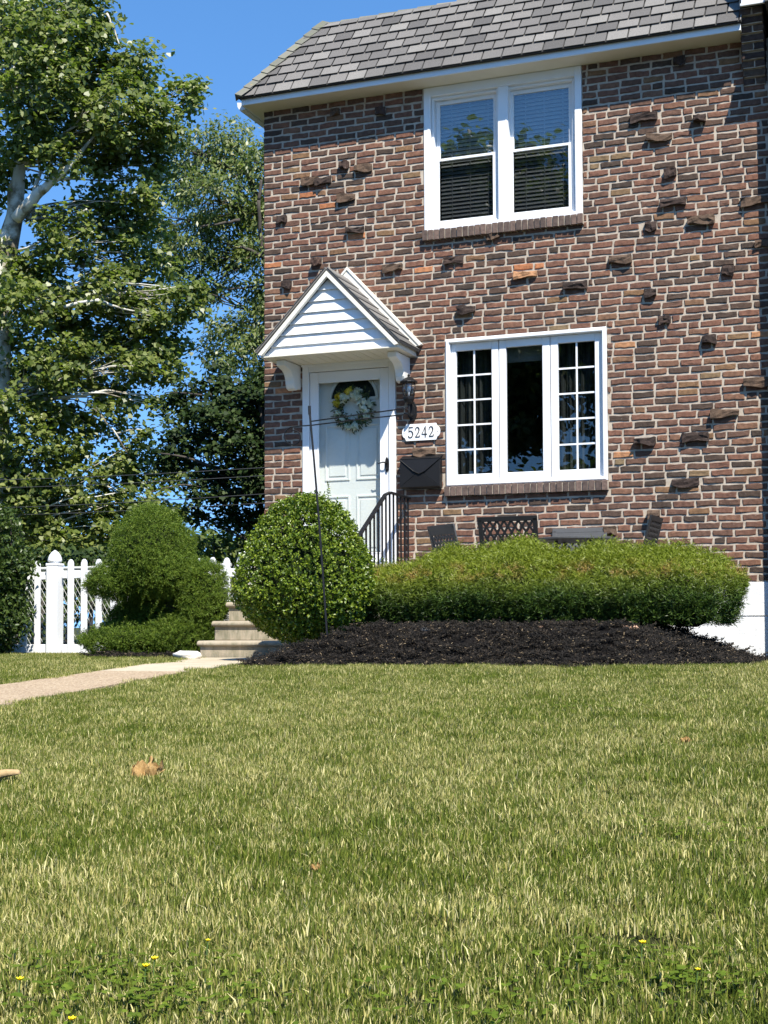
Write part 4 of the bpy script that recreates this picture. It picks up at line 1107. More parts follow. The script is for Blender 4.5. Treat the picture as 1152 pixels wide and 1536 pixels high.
# -- yew hedge
hx0, hx1, hyf, hyb = 2.10, 5.56, -2.92, -1.72; hzb, hzm, hzt = .40, .86, 1.035
def hedge_top(x, y): return .0
def hedge_surf(rng, n):
    u = rng.uniform(0, 1, n); w = rng.uniform(0, 1, n); end = rng.uniform(0, 1, n)
    xc, hl = (hx0+hx1)/2, (hx1-hx0)/2; yc, hd = (hyf+hyb)/2, (hyb-hyf)/2
    # profile angle: front bottom -> top -> back
    a = w*np.pi*1.0
    e = 3.3
    ca, sa = np.cos(a), np.sin(a); k = (np.abs(ca)**e+np.abs(sa)**e)**(-1/e)
    Y = -ca*k; Zr = sa*k
    th = (u-.5)*np.pi
    # length: superellipse in plan
    X = np.sin(th)*(np.abs(np.sin(th))**3.5+np.abs(np.cos(th))**3.5)**(-1/3.5); sc = np.cos(th)*(np.abs(np.sin(th))**3.5+np.abs(np.cos(th))**3.5)**(-1/3.5)
    flat = rng.uniform(0, 1, n) < .72; X = np.where(flat, rng.uniform(-.93, .93, n), X); sc = np.where(flat, 1-np.abs(X)**6*.35, np.maximum(sc, .0))
    zlow = np.where(Y < 0, .52, .3)
    x = xc+X*hl; y = yc+Y*hd*sc
    ztop = hzt+.01-.20*np.clip((yc+.1-y)/(hd), 0, 1)**1.1+.03*np.sin(x*4+.6)+.02*np.sin(x*9)-.09*np.clip((x-4.7)/.9, 0, 1)-.13*np.clip((3.0-x)/.9, 0, 1)
    z = hzb+ (ztop-hzb)*np.clip(Zr*1.02, 0, 1)*(.55+.45*sc)
    inset = np.clip((.62-z)/.3, 0, 1)*.22; y = y+np.where(Y < 0, inset, 0)
    x = x-np.sign(X)*np.abs(X)**6*inset*.55
    N_ = unit(np.stack([np.sign(X)*np.abs(X)**7*1.2, Y*.9, Zr*.8+.15], 1))
    wob = np.array([mnoise.noise(Vector((x[i]*2.4, y[i]*2.4, z[i]*2.4))) for i in range(n)]); P = np.stack([x, y, z], 1)+N_*(wob*.07)[:, None]
    return P, N_
hedge = thing('yew_hedge', 'long low clipped hedge dark green below and yellow green on top', 'hedge', ((hx0+hx1)/2, (hyf+hyb)/2, .38))
P, N_ = hedge_surf(np.random.default_rng(15), 15000)
g1 = sprigs(P, N_, 9, .042, .0062, .100, 'kite', 16, .09, .45)
P, N_ = hedge_surf(np.random.default_rng(17), 5200); P = P-N_*.09
g2 = sprigs(P, N_, 8, .034, .006, .09, 'kite', 18, .05, .3)
P, N_ = hedge_surf(np.random.default_rng(27), 9000); sel = (P[:, 2] > .93); P, N_ = P[sel], N_[sel]; sel = np.random.default_rng(1).uniform(0, 1, len(P)) < .16
g3 = sprigs(P[sel], unit(N_[sel]*.3+np.array([0, 0, 1])), 9, .030, .0058, .12, 'kite', 28, .03, .8)
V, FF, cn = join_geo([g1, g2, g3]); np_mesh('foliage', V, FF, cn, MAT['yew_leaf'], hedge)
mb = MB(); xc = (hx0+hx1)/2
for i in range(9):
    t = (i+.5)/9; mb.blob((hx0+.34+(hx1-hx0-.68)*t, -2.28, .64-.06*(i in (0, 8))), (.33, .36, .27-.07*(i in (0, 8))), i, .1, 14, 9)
mb.build('shade_core', MAT['core'], hedge, smooth=True)
# -- juniper, clipped in tiers: a dome over a skirt, with a lower mound round its right side
JY = -1.35
def jp(px, py, Y=JY): return onY(px, py, Y)
JL = [((230, 824), (52, 62), .5, 'dome'), ((194, 873), (56, 26), .46, 'skirt'), ((252, 862), (42, 34), .40, 'skirt'), ((218, 960), (92, 25), .56, 'low'), ((307, 900), (28, 58), .30, 'low'), ((280, 955), (50, 30), .46, 'low'), ((252, 915), (58, 44), .36, 'inner'), ((205, 930), (34, 26), .30, 'inner')]
jun = thing('juniper_bush', 'two tiered clipped juniper bush in front of the white picket fence', 'bush', tuple(Vector((jp(228, 985).x, JY, .07))))
parts = []; core = MB()
SC = 2130/14.6
for k, ((px_, py_), (rw, rh), ry, nm) in enumerate(JL):
    dy = {'dome': -.10, 'skirt': -.14, 'low': .0, 'inner': .22}[nm]
    c = jp(px_, py_, JY+dy); n = int(5600*(rw*rh/3200)**.6)
    rng = np.random.default_rng(50+k); d = rand_dirs(n, rng); s = np.array([rw/SC/.97, ry, rh/SC])
    e = 2.3; kk = (np.abs(d)**e).sum(1)**(-1/e)
    P = d*kk[:, None]*s
    if nm == 'dome': P[:, :2] *= (1-.22*np.clip(P[:, 2:3]/s[2], -1, 1))
    wob = np.array([mnoise.noise(Vector(x*2.6)+Vector((k*7, 0, 0))) for x in d]); wob2 = np.array([mnoise.noise(Vector(x*6)+Vector((k*3, 5, 0))) for x in d]); P *= (1+.11*wob+.06*wob2)[:, None]
    N_ = unit(P/s**2); P = P+np.array(c)
    parts.append(sprigs(P, N_, 10, .030, .0056, .060, 'kite', 60+k, .07, .35))
    core.blob(c, tuple(s*.74), k, .08, 14, 10)
for k in range(34):   # long stray shoots
    px_ = random.uniform(150, 320); py_ = random.uniform(880, 950); p0 = np.array(jp(px_, py_, JY-.45)); t = np.linspace(0, 1, 10)[:, None]
    dv = np.array([random.uniform(-.06, .14), -.05, random.uniform(.08, .18)]); parts.append(sprigs(p0+dv*t, np.tile(unit(dv[None]), (10, 1)), 4, .022, .004, .01, 'kite', 900+k, 0))
for k in range(8):
    px_ = random.uniform(185, 262); p0 = np.array(jp(px_, 768+abs(px_-228)*.5, JY)); t = np.linspace(0, 1, 10)[:, None]
    dv = np.array([random.uniform(-.03, .05), -.02, random.uniform(.06, .13)]); parts.append(sprigs(p0+dv*t, np.tile(unit(dv[None]), (10, 1)), 4, .022, .004, .01, 'kite', 990+k, 0))
V, FF, cn = join_geo(parts); np_mesh('foliage', V, FF, cn, MAT['jun_leaf'], jun)
core.build('shade_core', MAT['core'], jun, smooth=True)
mb = MB()
jb = jp(255, 985); mb.tube([(jb.x, JY, .0), (jb.x+.03, JY, .5), (jb.x-.1, JY, 1.0)], [.06, .05, .03], 8); mb.build('trunk', MAT['bark'], jun)
# -- shrub at the far left, growing over the fence
lsh = thing('leafy_shrub', 'dark leafy shrub growing over the left end of the picket fence', 'shrub', tuple(onY(0, 985, -1.15)))
P_, N__ = [], []
rng = np.random.default_rng(77)
for (px_, py_, rw, rh) in ((-8, 800, 36, 46), (-22, 860, 50, 60), (0, 890, 34, 60), (-14, 950, 40, 34), (18, 850, 22, 36), (14, 920, 22, 36), (-50, 800, 40, 60), (-70, 900, 60, 90)):
    c = np.array(onY(px_, py_, -1.15)); n = 420; d = rand_dirs(n, rng); s = np.array([rw/SC, .32, rh/SC]); P = d*s*rng.uniform(.7, 1.05, (n, 1)); P_.append(P+c); N__.append(d)
P = np.concatenate(P_); N_ = np.concatenate(N__)
V, FF, cn = sprigs(P, N_, 7, .050, .030, .10, 'oval', 78, .12, -.2); np_mesh('foliage', V, FF, cn, MAT['ivy_leaf'], lsh)
mb = MB()
for k in range(7):
    a = onY(-40+k*9, 988, -1.0); b = onY(-30+k*8, 860, -1.1); c = onY(-20+k*6, 780, -1.15); mb.tube([a, b, c], [.016, .012, .006], 6)
mb.build('stems', MAT['bark'], lsh)
# unseen shrub added beyond the right edge to cast shadow on the foundation
rsh = thing('added_shrub', 'unseen rounded green shrub added past the right edge to shade the white foundation', 'shrub', (6.45, -1.0, .05))
d = rand_dirs(1500, rng); P = np.array([6.45, -1.0, .62])+d*np.array([.58, .58, .66]); V, FF, cn = sprigs(P, d, 7, .035, .02, .06, 'oval', 81, .08); np_mesh('foliage', V, FF, cn, MAT['back_leaf'], rsh)
mb = MB(); mb.blob((6.45, -1.0, .60), (.48, .48, .55), 2, .05, 14, 10); mb.build('shade_core', MAT['core'], rsh, smooth=True)

# ================================================================== FENCE
FY = -.55
def fx(px): return onY(px, 900, FY).x
fz0 = .05
def picket(mb, xc, z0, z1, w=.078, y=FY):
    h = w/2; t = .022
    mb.prism([(xc-h, y-t, z0), (xc+h, y-t, z0), (xc+h, y-t, z1-.045), (xc+h*.62, y-t, z1-.012), (xc+h*.25, y-t, z1), (xc-h*.25, y-t, z1), (xc-h*.62, y-t, z1-.012), (xc-h, y-t, z1-.045)], (0, t*1.0, 0))
def fence_panel(label, name, pxs, x0, x1, ztop, cat, grp, zsag=0):
    t = thing(name, label, cat, ((x0+x1)/2, FY, .05), grp)
    for nm, z0, z1 in (('top_rail', ztop-.215, ztop-.125), ('bottom_rail', .10, .20)):
        mb = MB(); mb.box(x0, x1, FY+.001, FY+.042, z0, z1); mb.build(nm, MAT['white'], t, bevel=.006)
    for px_ in pxs:
        mb = MB(); picket(mb, fx(px_), .08, ztop+random.uniform(-.006, .006)); mb.build('picket', MAT['white'], t, bevel=.004)
    return t
def fence_post(px, ztop, w, label, acorn):
    x = fx(px); t = thing('fence_post', label, 'fence post', (x, FY, .03))
    mb = MB(); mb.box(x-w/2, x+w/2, FY-w/2+.01, FY+w/2+.01, -.1, ztop); mb.build('shaft', MAT['white'], t, bevel=.008)
    mb = MB()
    if acorn:
        mb.lathe((x, FY+.01, ztop), [(w*.50, .0), (w*.50, .035), (w*.40, .04), (w*.38, .05)], 4, sq=False) if False else None
        mb.box(x-w*.5-.004, x+w*.5+.004, FY+.01-w*.5-.004, FY+.01+w*.5+.004, ztop+.001, ztop+.03)
        mb.lathe((x, FY+.01, ztop+.03), [(w*.42, 0), (w*.42, .012), (w*.56, .02), (w*.575, .035), (w*.545, .06), (w*.45, .095), (w*.30, .125), (w*.13, .145), (w*.03, .155)], 20)
    else:
        mb.box(x-w/2-.012, x+w/2+.012, FY+.01-w/2-.012, FY+.01+w/2+.012, ztop, ztop+.03); mb.lathe((x, FY+.01, ztop+.03), [(w*.5, 0), (.005, .045)], 4)
    mb.build('cap', MAT['white'], t, bevel=.004)
zt_p = onY(57, 842, FY).z
fence_post(81.5, onY(82, 849, FY).z, .145, 'white fence post with an acorn cap right of the leafy shrub', 1)
fence_post(371, onY(371, 836, FY).z+.02, .125, 'white fence post with a flat cap next to the round bush', 0)
fence_panel('white picket fence section disappearing behind the leafy shrub', 'picket_fence', [-68, -47, -26, -5, 16, 37, 57], fx(-80), fx(71), zt_p, 'fence', 'white picket fence sections')
fence_panel('white picket gate between the acorn capped post and the juniper', 'picket_gate', [107, 127, 149, 171], fx(93), fx(183), zt_p+.01, 'gate', None)
fence_panel('white picket fence section between the juniper and the round bush', 'picket_fence', [195, 216, 237, 258, 279, 299, 320, 341, 361], fx(186), fx(364), onY(340, 836, FY).z, 'fence', 'white picket fence sections')
# chain link fence behind
cl = thing('chain_link_fence', 'grey chain link fence seen through the gaps of the picket gate', 'fence', (-2.5, -.1, .05))
mb = MB(); x0, x1, z0, z1, CYf = -5.0, -.35, .08, 1.10, -.15; sp = .062
k = 0; x = x0-(z1-z0)
def wire(p, q, r=.0034): mb.tube([p, q], r, 3, 0, False)
while x < x1:
    for sgn in (1, -1):
        a0, a1 = (x, x+(z1-z0)*.62) if sgn > 0 else (x+(z1-z0)*.62, x)
        pa, pb = Vector((a0, CYf+(.002 if sgn > 0 else -.002), z0)), Vector((a1, CYf+(.002 if sgn > 0 else -.002), z1))
        if max(pa.x, pb.x) > x0 and min(pa.x, pb.x) < x1: wire(pa, pb)
    x += sp
mb.build('wire_mesh', MAT['galv'], cl)
mb = MB(); mb.tube([(x0, CYf, z1), (x1, CYf, z1)], .02, 8); mb.build('top_rail', MAT['galv'], cl)
for xx in (-4.6, -2.95, -.9):
    mb = MB(); mb.tube([(xx, CYf+.03, -.05), (xx, CYf+.03, z1+.03)], .025, 8); mb.build('post', MAT['galv'], cl)

# ================================================================== FLAG STAND
fp = thing('flag_stand', 'thin black garden flag stand leaning in the mulch before the round bush', 'flag stand', tuple(onY(489, 941, -3.62)))
FPY = -3.62
def fpt(px, py): return onY(px, py, FPY)
mb = MB(); mb.tube([fpt(491, 958), fpt(480, 800), fpt(471, 690), fpt(464.5, 618)], .0095, 8); mb.build('pole', MAT['black'], fp)
mb = MB(); mb.tube([fpt(464.6, 622), fpt(464, 609)], .013, 8); mb.build('tip', MAT['black'], fp)
mb = MB(); mb.tube([fpt(467, 632), fpt(530, 623), fpt(598, 614), fpt(607, 613), fpt(613, 615), fpt(612, 619), fpt(606, 620)], .0055, 6); mb.build('upper_arm', MAT['black'], fp)
mb = MB(); sc_ = [fpt(606, 622), fpt(530, 630), fpt(467, 638), fpt(450, 639)]
for i in range(17):
    a = R(80+i*24); r_ = 15.0-i*.36; sc_.append(fpt(440+r_*math.cos(a), 655-r_*math.sin(a)))
mb.tube(sc_, .0055, 6); mb.build('scroll_arm', MAT['black'], fp)

# ================================================================== SMALL THINGS ON THE GROUND
def lump(name, p, rad, label, cat, mat, seed, grp=None):
    mb = MB(); mb.blob(p, rad, seed, .28, 12, 8); return tag(mb.build(name, mat, smooth=True), label, cat, grp)
def on_mulch(px, py):
    d = ray(px, py); t = 9.0
    while t < 16:
        p = CAM+d*t; h = mulch_h(p.x, p.y)
        if h > 0 and p.z <= h+.01: return p
        t += .01
    return CAM+d*12
p = on_mulch(945, 943); lump('brick_fragment', p, (.075, .03, .028), 'largest peach coloured brick chip on the mulch below the hedge', 'brick chip', MAT['peach_stone'], 4)
p = on_mulch(1036, 958); lump('brick_fragment', p, (.04, .025, .02), 'small pinkish brick chip on the mulch near the white foundation', 'brick chip', MAT['peach_stone'], 9)
p = on_mulch(811, 941); lump('brick_fragment', p, (.02, .02, .018), 'tiny pale chip on the mulch under the middle of the hedge', 'brick chip', MAT['peach_stone'], 12)
p = on_mulch(637, 946); lump('mulch_stone', p, (.05, .04, .03), 'dark grey stone on the mulch at the left end of the hedge', 'stone', MAT['bronze'], 14)
p = ong(221, 986, .05); lump('white_stone', Vector((p.x, -2.45, .12)), (.145, .07, .05), 'white stone lying under the juniper bush', 'stone', MAT['white_stone'], 21)
# little plant by the steps
pl = thing('young_weed', 'small bright green plant at the foot of the lowest step', 'plant', tuple(onY(287, 990, -2.15)))
c = np.array(onY(287, 985, -2.15)); n = 26; d = rand_dirs(n); d[:, 2] = np.abs(d[:, 2])+.3
V, FF, cn = leaf_geo(np.tile(c, (n, 1)), unit(np.cross(d, RNG.normal(size=(n, 3)))), RNG.uniform(.06, .12, n), .022, 'oval', d); np_mesh('leaves', V, FF, cn, MAT['box_leaf'], pl)
c = np.array(onY(330, 905, -1.2)); c2_ = thing('leafy_weed', 'pale green weed between the juniper and the upper steps', 'plant', tuple(c))
n = 60; d = rand_dirs(n); d[:, 2] = np.abs(d[:, 2])+.3; d = unit(d)
V, FF, cn = leaf_geo(c+np.array([0, 0, -.12])+d*RNG.uniform(.0, .1, (n, 1)), unit(np.cross(d, RNG.normal(size=(n, 3)))), RNG.uniform(.05, .1, n), .035, 'oval', d); np_mesh('leaves', V, FF, cn, MAT['box_leaf'], c2_)
# dead sycamore leaf, curled, on the lawn
def curled_leaf(name, p, size, label, seed):
    mb = MB(); nt_, nr_ = 60, 9; so_ = Vector((seed*7.1, seed*2.3, 0)); vs = []
    M_ = Matrix.Rotation(.3, 3, 'X') @ Matrix.Rotation(seed*1.1, 3, 'Z')
    for i in range(nr_+1):
        for j in range(nt_):
            th = 2*math.pi*j/nt_; lob = .50+.50*abs(math.cos(2.5*th))**.7+.07*math.sin(th*17+seed)
            rr = size*lob*i/nr_; x, y = rr*math.cos(th), rr*math.sin(th)
            q = Vector((x, y, 0))/size
            z = size*(.55*mnoise.noise(q*2.1+so_)+.28*mnoise.noise(q*4.7+so_)+.09*mnoise.noise(q*11+so_)+.55*(i/nr_)**2*lob*(.4+.6*mnoise.noise(Vector((math.cos(th), math.sin(th), seed*1.7))*1.4)))
            k = 1-.35*(i/nr_)**2
            vs.append(p+M_ @ Vector((x*k, y*k, z)))
    mb.add(vs, [(i*nt_+j, i*nt_+(j+1) % nt_, (i+1)*nt_+(j+1) % nt_, (i+1)*nt_+j) for i in range(nr_) for j in range(nt_)])
    mb.tube([p, p+Vector((size*.5, -.01, -size*.1)), p+Vector((size*.85, .0, size*.12))], size*.02, 5)
    return tag(mb.build(name, MAT['dryleaf'], smooth=True), label, 'dead leaf')
p = ong(220, 1157, .035); curled_leaf('dead_leaf', p, .105, 'curled tan dead leaf lying in the lawn below the front walk', 12)
p = ong(1028, 1111, .035); curled_leaf('dead_leaf', p, .035, 'tiny reddish dead leaf on the right side of the lawn', 6)
p = ong(473, 1302, .03); curled_leaf('dead_leaf', p, .022, 'small tan scrap of leaf standing in the middle of the lawn', 8)
p = ong(2, 1172, .02)
mb = MB(); q = [p+Vector((-.12, -.02, -.005)), p+Vector((-.05, 0, .018)), p+Vector((.02, .012, .034)), p+Vector((.066, .02, .036)), p+Vector((.078, .022, .034))]
nb0 = len(mb.v); mb.tube([q[0].lerp(q[1], .5), *q[1:]] if False else q, [.012, .021, .019, .012, .002], 14)
mb.v = [tuple(Vector(v)+Vector((0, 0, .010*mnoise.noise(Vector(v)*70)+.006*mnoise.noise(Vector(v)*160)))) for v in mb.v]; tag(mb.build('bark_curl', MAT['wood_tan'], smooth=True), 'curled tan piece of bark in the grass at the left edge', 'bark piece')
FL = [(30, 1471, 'single yellow flower low at the far left edge of the lawn'), (232, 1440, 'upper right flower of the close yellow pair in the lawn'), (219, 1451, 'lower left flower of the close yellow pair in the lawn'), (312, 1412, 'small dull yellow flower right of the yellow pair'), (108, 1531, 'yellow flower at the very bottom of the lawn'), (964, 1416, 'upper yellow flower in the right half of the lawn'), (1047, 1456, 'lower small yellow flower in the right half of the lawn')]
for i, (px_, py_, lb) in enumerate(FL):
    p = ong(px_, py_, .055); t = thing('buttercup', lb, 'flower', (p.x, p.y, p.z-.055), 'small yellow flowers in the lawn')
    mb = MB(); mb.tube([p-Vector((0, 0, .06)), p-Vector((.003, 0, .02)), p], .0016, 5); mb.build('stem', MAT['stem'], t)
    s_ = .0085 if i not in (3, 6) else .006; n = 6; d = np.stack([np.cos(np.arange(n)*np.pi/3+i), np.sin(np.arange(n)*np.pi/3+i), np.full(n, .7)], 1)
    nn = np.stack([-d[:, 0], -d[:, 1], np.full(n, 1.4)], 1); V, FF, cn = leaf_geo(np.tile(np.array(p), (n, 1)), nn, s_*1.3, s_*1.3, 'oval', d, -.1); np_mesh('petals', V, FF, cn, MAT['butter'], t)
    
# clover patches low in the lawn
cp = []
rng = np.random.default_rng(91)
for px_, py_, n, rad in ((150, 1490, 110, .16), (240, 1470, 70, .12), (50, 1450, 60, .12), (960, 1450, 90, .13), (1050, 1470, 60, .10), (330, 1500, 50, .12), (880, 1060, 50, .14), (1010, 1240, 50, .12), (700, 1500, 50, .1)):
    p = ong(px_, py_, .03); C = np.array(p)+np.stack([rng.normal(0, rad, n), rng.normal(0, rad, n), rng.uniform(-.01, .025, n)], 1)
    for k in range(3):
        a = rng.uniform(0, .4, n)+k*2.09; d = np.stack([np.cos(a), np.sin(a), np.full(n, .15)], 1)
        cp.append(leaf_geo(C, np.tile([0, 0, 1.0], (n, 1))+rng.normal(0, .2, (n, 3)), .013, .013, 'oval', d, .0, rng))
o = np_mesh('clover', *join_geo(cp), leaf_mat('clover_leaf', [(0, (.075, .125, .012)), (1, (.16, .215, .025))], .3, .6, .1)); kind(o, 'stuff')

# ================================================================== TREES
def limb(mb, a, b, r0, r1, rng, wig=.08, n=6, sag=0.0):
    a, b = Vector(a), Vector(b); L = (b-a).length; pts = []; rad = []
    o1 = Vector((rng.uniform(-1, 1), rng.uniform(-1, 1), rng.uniform(-.4, 1)))*L*wig
    for i in range(n+1):
        t = i/n; p = a.lerp(b, t)+o1*math.sin(math.pi*t)+Vector((rng.uniform(-1, 1), rng.uniform(-1, 1), rng.uniform(-1, 1)))*L*wig*.18*(0 < i < n)
        pts.append(p); rad.append(r0+(r1-r0)*t)
    mb.tube(pts, rad, 7); return pts
def crown(blobs, per, subn, leaf, wd, shape, seed, subr=.35, droop=0.0, depthf=1.0, shell=.5):
    """blobs: (centre, radius). clumps of leaves around sub-centres; returns geo and the sub-centres"""
    rng = np.random.default_rng(seed); parts = []; subs = []
    for c, r in blobs:
        n = max(3, int(subn*(r**2))); d = rand_dirs(n, rng); q = rng.uniform(shell, 1, (n, 1))**.6
        sc = np.array(c)+d*q*r*np.array([1, depthf, .92]); subs.append(sc)
        m = per
        C = np.repeat(sc, m, 0)+rng.normal(0, 1, (n*m, 3))*subr*np.array([1, 1, .55])*rng.uniform(.55, 1.15, (n, 1)).repeat(m, 0)
        N_ = unit(np.repeat(d, m, 0)*.35+np.array([0, 0, .35])+np.array(SUN)*.55+rng.normal(0, .55, (n*m, 3)))
        T = rng.normal(size=(n*m, 3)); 
        if droop: T = T*.5+np.array([0, 0, -droop])+np.repeat(d, m, 0)*.5
        parts.append(leaf_geo(C, N_, leaf*rng.uniform(.65, 1.25, n*m), wd*rng.uniform(.7, 1.2, n*m), shape, T, .22, rng))
    return join_geo(parts), subs
def make_tree(name, label, blobs, trunk, limbs, leafspec, bark, leafmat, seed, group=None, twig=.02):
    """trunk: list of (point, radius); limbs: index into trunk for each blob (None = nearest)"""
    rng = random.Random(seed)
    t = thing(name, label, 'tree', tuple(trunk[0][0]), group)
    mb = MB(); mb.tube([p for p, _ in trunk], [r for _, r in trunk], 12); mb.build('trunk', bark, t, smooth=True)
    geo, subs = crown(blobs, **leafspec, seed=seed)
    np_mesh('crown', *geo, leafmat, t)
    mb = MB(); tp = [p for p, _ in trunk]
    for (c, r), sb in zip(blobs, subs):
        c = Vector(c); src = min(tp[1:], key=lambda p: (p-c).length+max(0, p.z-c.z)*1.5)
        rr = max(.018, min(.09, r*.042)); pts_ = limb(mb, src, c, rr, rr*.4, rng, .10)
        for s_ in sb[::3]: limb(mb, rng.choice(pts_[2:]), Vector(s_), twig, .006, rng, .08, 3)
    for a, b, r0, r1 in limbs: limb(mb, a, b, r0, r1, rng, .07, 8)
    mb.build('branches', bark, t, smooth=True)
    return t
def B(D, lst, dz=.0):
    out = []
    for px_, py_, r_, *o in lst:
        d = D+(o[0] if o else 0); out.append((atd(px_, py_, d), r_*d/F))
    return out
DS = 27.0
syc = B(DS, [(50, 40, 80, .5), (120, 20, 60), (-20, 90, 90, 1), (60, 130, 70, -1), (135, 105, 66, .6), (210, 100, 40, .4), (180, 165, 62, -.6), (235, 170, 42), (285, 150, 34, .3), (140, 205, 58, .2), (40, 205, 55, -.6), (215, 225, 42, .5), (255, 205, 30), (-40, 250, 80),
        (95, 245, 36, -.8), (165, 265, 36, .8), (100, 350, 44, -.5), (165, 345, 46, .6), (60, 395, 36), (215, 300, 34), (205, 385, 40, .4), (40, 455, 52, -.6), (105, 455, 50, .2), (165, 440, 44), (-20, 400, 60), (220, 470, 38), (265, 430, 26), (25, 540, 55, .5), (90, 545, 52, -.5), (150, 530, 46, .5), (200, 545, 40),
        (245, 525, 30, .4), (20, 625, 50, -.7), (80, 620, 44, .3), (60, 690, 46, -.4), (5, 710, 50), (115, 670, 34, .5), (120, 735, 42, .2), (55, 765, 46), (175, 610, 24), (190, 690, 28, .4), (155, 800, 38, .4), (90, 815, 40), (215, 745, 26), (10, 800, 40, .8), (235, 610, 20), (150, 400, 38, .8), (110, 500, 40, .8), (255, 480, 28, .6), (285, 470, 24, .2), (215, 515, 34, .6), (265, 560, 24, .5), (170, 755, 30, .5), (155, 595, 26, .8), (235, 790, 26, .5), (290, 440, 22, .2), (120, 180, 60, 1), (60, 60, 70, -.8), (215, 655, 18), (255, 720, 22, .6), (190, 440, 34, 1.0), (235, 440, 26, .8), (180, 500, 34, .9), (130, 560, 34, .9), (60, 580, 40, .8), (120, 640, 34, .8), (40, 740, 44, .9), (90, 760, 40, .8), (195, 590, 22, .9), (230, 560, 20, .7), (170, 700, 26, .8), (70, 330, 26, .9), (130, 300, 26, .9), (185, 320, 30, .9), (235, 260, 24, .5), (225, 345, 26, .8), (245, 395, 24, .9), (180, 640, 22, .9), (205, 715, 26, .9), (230, 690, 18, .8), (265, 520, 24, .9), (230, 770, 28, .9), (185, 780, 32, .9), (120, 790, 36, .9), (260, 770, 22, .9), (60, 425, 36, .9)])
tk = [(atd(-6, 985, DS), .36), (atd(-10, 800, DS), .32), (atd(-8, 600, DS), .28), (atd(-2, 450, DS), .25), (atd(8, 380, DS), .22), (atd(22, 325, DS), .16), (atd(30, 250, DS), .11), (atd(20, 120, DS), .07), (atd(30, 20, DS), .04)]
lim = [(atd(24, 328, DS-.3), atd(64, 284, DS-.7), .12, .095), (atd(62, 286, DS-.7), atd(104, 250, DS-.9), .09, .055), (atd(102, 252, DS-.9), atd(140, 205, DS-.5), .05, .02), (atd(80, 270, DS-.8), atd(120, 266, DS-.6), .04, .018), (atd(48, 298, DS-.6), atd(62, 255, DS-.4), .05, .03), (atd(62, 256, DS-.4), atd(58, 190, DS), .03, .015),
       (atd(22, 330, DS), atd(16, 280, DS), .09, .06), (atd(16, 282, DS), atd(34, 200, DS), .06, .03), (atd(10, 400, DS), atd(112, 334, DS-.2), .05, .035), (atd(110, 335, DS-.2), atd(130, 314, DS-.5), .036, .02), (atd(60, 470, DS-.4), atd(148, 450, DS-.6), .045, .03), (atd(146, 451, DS-.6), atd(215, 470, DS-.2), .03, .012), (atd(60, 600, DS), atd(160, 585, DS-.1), .04, .028), (atd(158, 586, DS-.1), atd(238, 596, DS+.1), .026, .010),
       (atd(140, 612, DS), atd(196, 690, DS+.1), .028, .010), (atd(175, 650, DS), atd(225, 645, DS+.1), .018, .007), (atd(90, 700, DS), atd(190, 740, DS+.3), .03, .01), (atd(160, 20, DS), atd(182, 75, DS), .025, .01), (atd(95, 70, DS), atd(100, -20, DS), .03, .012)]
make_tree('sycamore_tree', 'tall sycamore with pale mottled limbs and broad leaves at the left edge', syc, tk, lim, dict(per=30, subn=88, leaf=.100, wd=.104, shape='star', subr=.16, depthf=1.2, shell=.2), MAT['sycbark'], MAT['syc_leaf'], 31, twig=.009)
DA = 33.0
ash = B(DA, [(300, 235, 48), (350, 215, 46, .6), (400, 250, 46), (265, 285, 40, .8), (320, 300, 52, -.8), (375, 305, 46, .4), (430, 320, 60), (240, 345, 36), (285, 365, 46, -.4), (345, 370, 46, .6), (395, 380, 40, -.5), (250, 400, 32, .7), (320, 420, 34, .4), (280, 440, 26), (385, 445, 30, .5), (350, 495, 34), (395, 490, 38, -.5), (320, 530, 30, .6), (370, 540, 42, -.6), (430, 450, 60), (440, 560, 60), (240, 215, 26), (390, 590, 40)])
tk = [(atd(470, 965, DA), .30), (atd(462, 700, DA), .26), (atd(450, 500, DA), .2), (atd(425, 390, DA), .13), (atd(400, 330, DA), .09), (atd(370, 260, DA), .05)]
lim = [(atd(420, 400, DA-1), atd(360, 370, DA-1.3), .07, .03), (atd(396, 400, DA-1), atd(388, 300, DA-1.2), .05, .04), (atd(360, 330, DA-1), atd(300, 340, DA-1.2), .04, .02), (atd(430, 430, DA), atd(340, 435, DA-.5), .05, .015), (atd(388, 300, DA-1.2), atd(392, 270, DA-1.2), .04, .03)]
make_tree('ash_tree', 'fine leaved grey green tree standing behind the sycamore and the house corner', ash, tk, lim, dict(per=40, subn=84, leaf=.135, wd=.055, shape='kite', subr=.20, droop=.7, depthf=1.3, shell=.2), MAT['bark'], MAT['ash_leaf'], 41)
DM = 23.5
mpl = B(DM, [(320, 620, 46), (365, 600, 46, .4), (400, 650, 52, .3), (345, 670, 48, -.3), (290, 660, 38, .3), (380, 720, 46), (310, 715, 36, .3), (265, 700, 26, .5), (345, 745, 30), (430, 600, 60), (440, 700, 60), (395, 575, 34), (300, 745, 18), (275, 620, 24, .6), (420, 760, 36), (350, 775, 26, .3), (300, 775, 20, .3), (385, 790, 30, .2), (255, 655, 20, .4), (245, 690, 18, .6), (280, 590, 22, .8), (255, 600, 18, .9), (330, 570, 30, .5)])
tk = [(atd(430, 965, DM), .16), (atd(425, 850, DM), .14), (atd(415, 740, DM), .11), (atd(400, 660, DM), .07), (atd(390, 600, DM), .04)]
lim = [(atd(415, 740, DM), atd(240, 680, DM), .045, .012), (atd(300, 730, DM), atd(240, 735, DM-.3), .02, .008)]
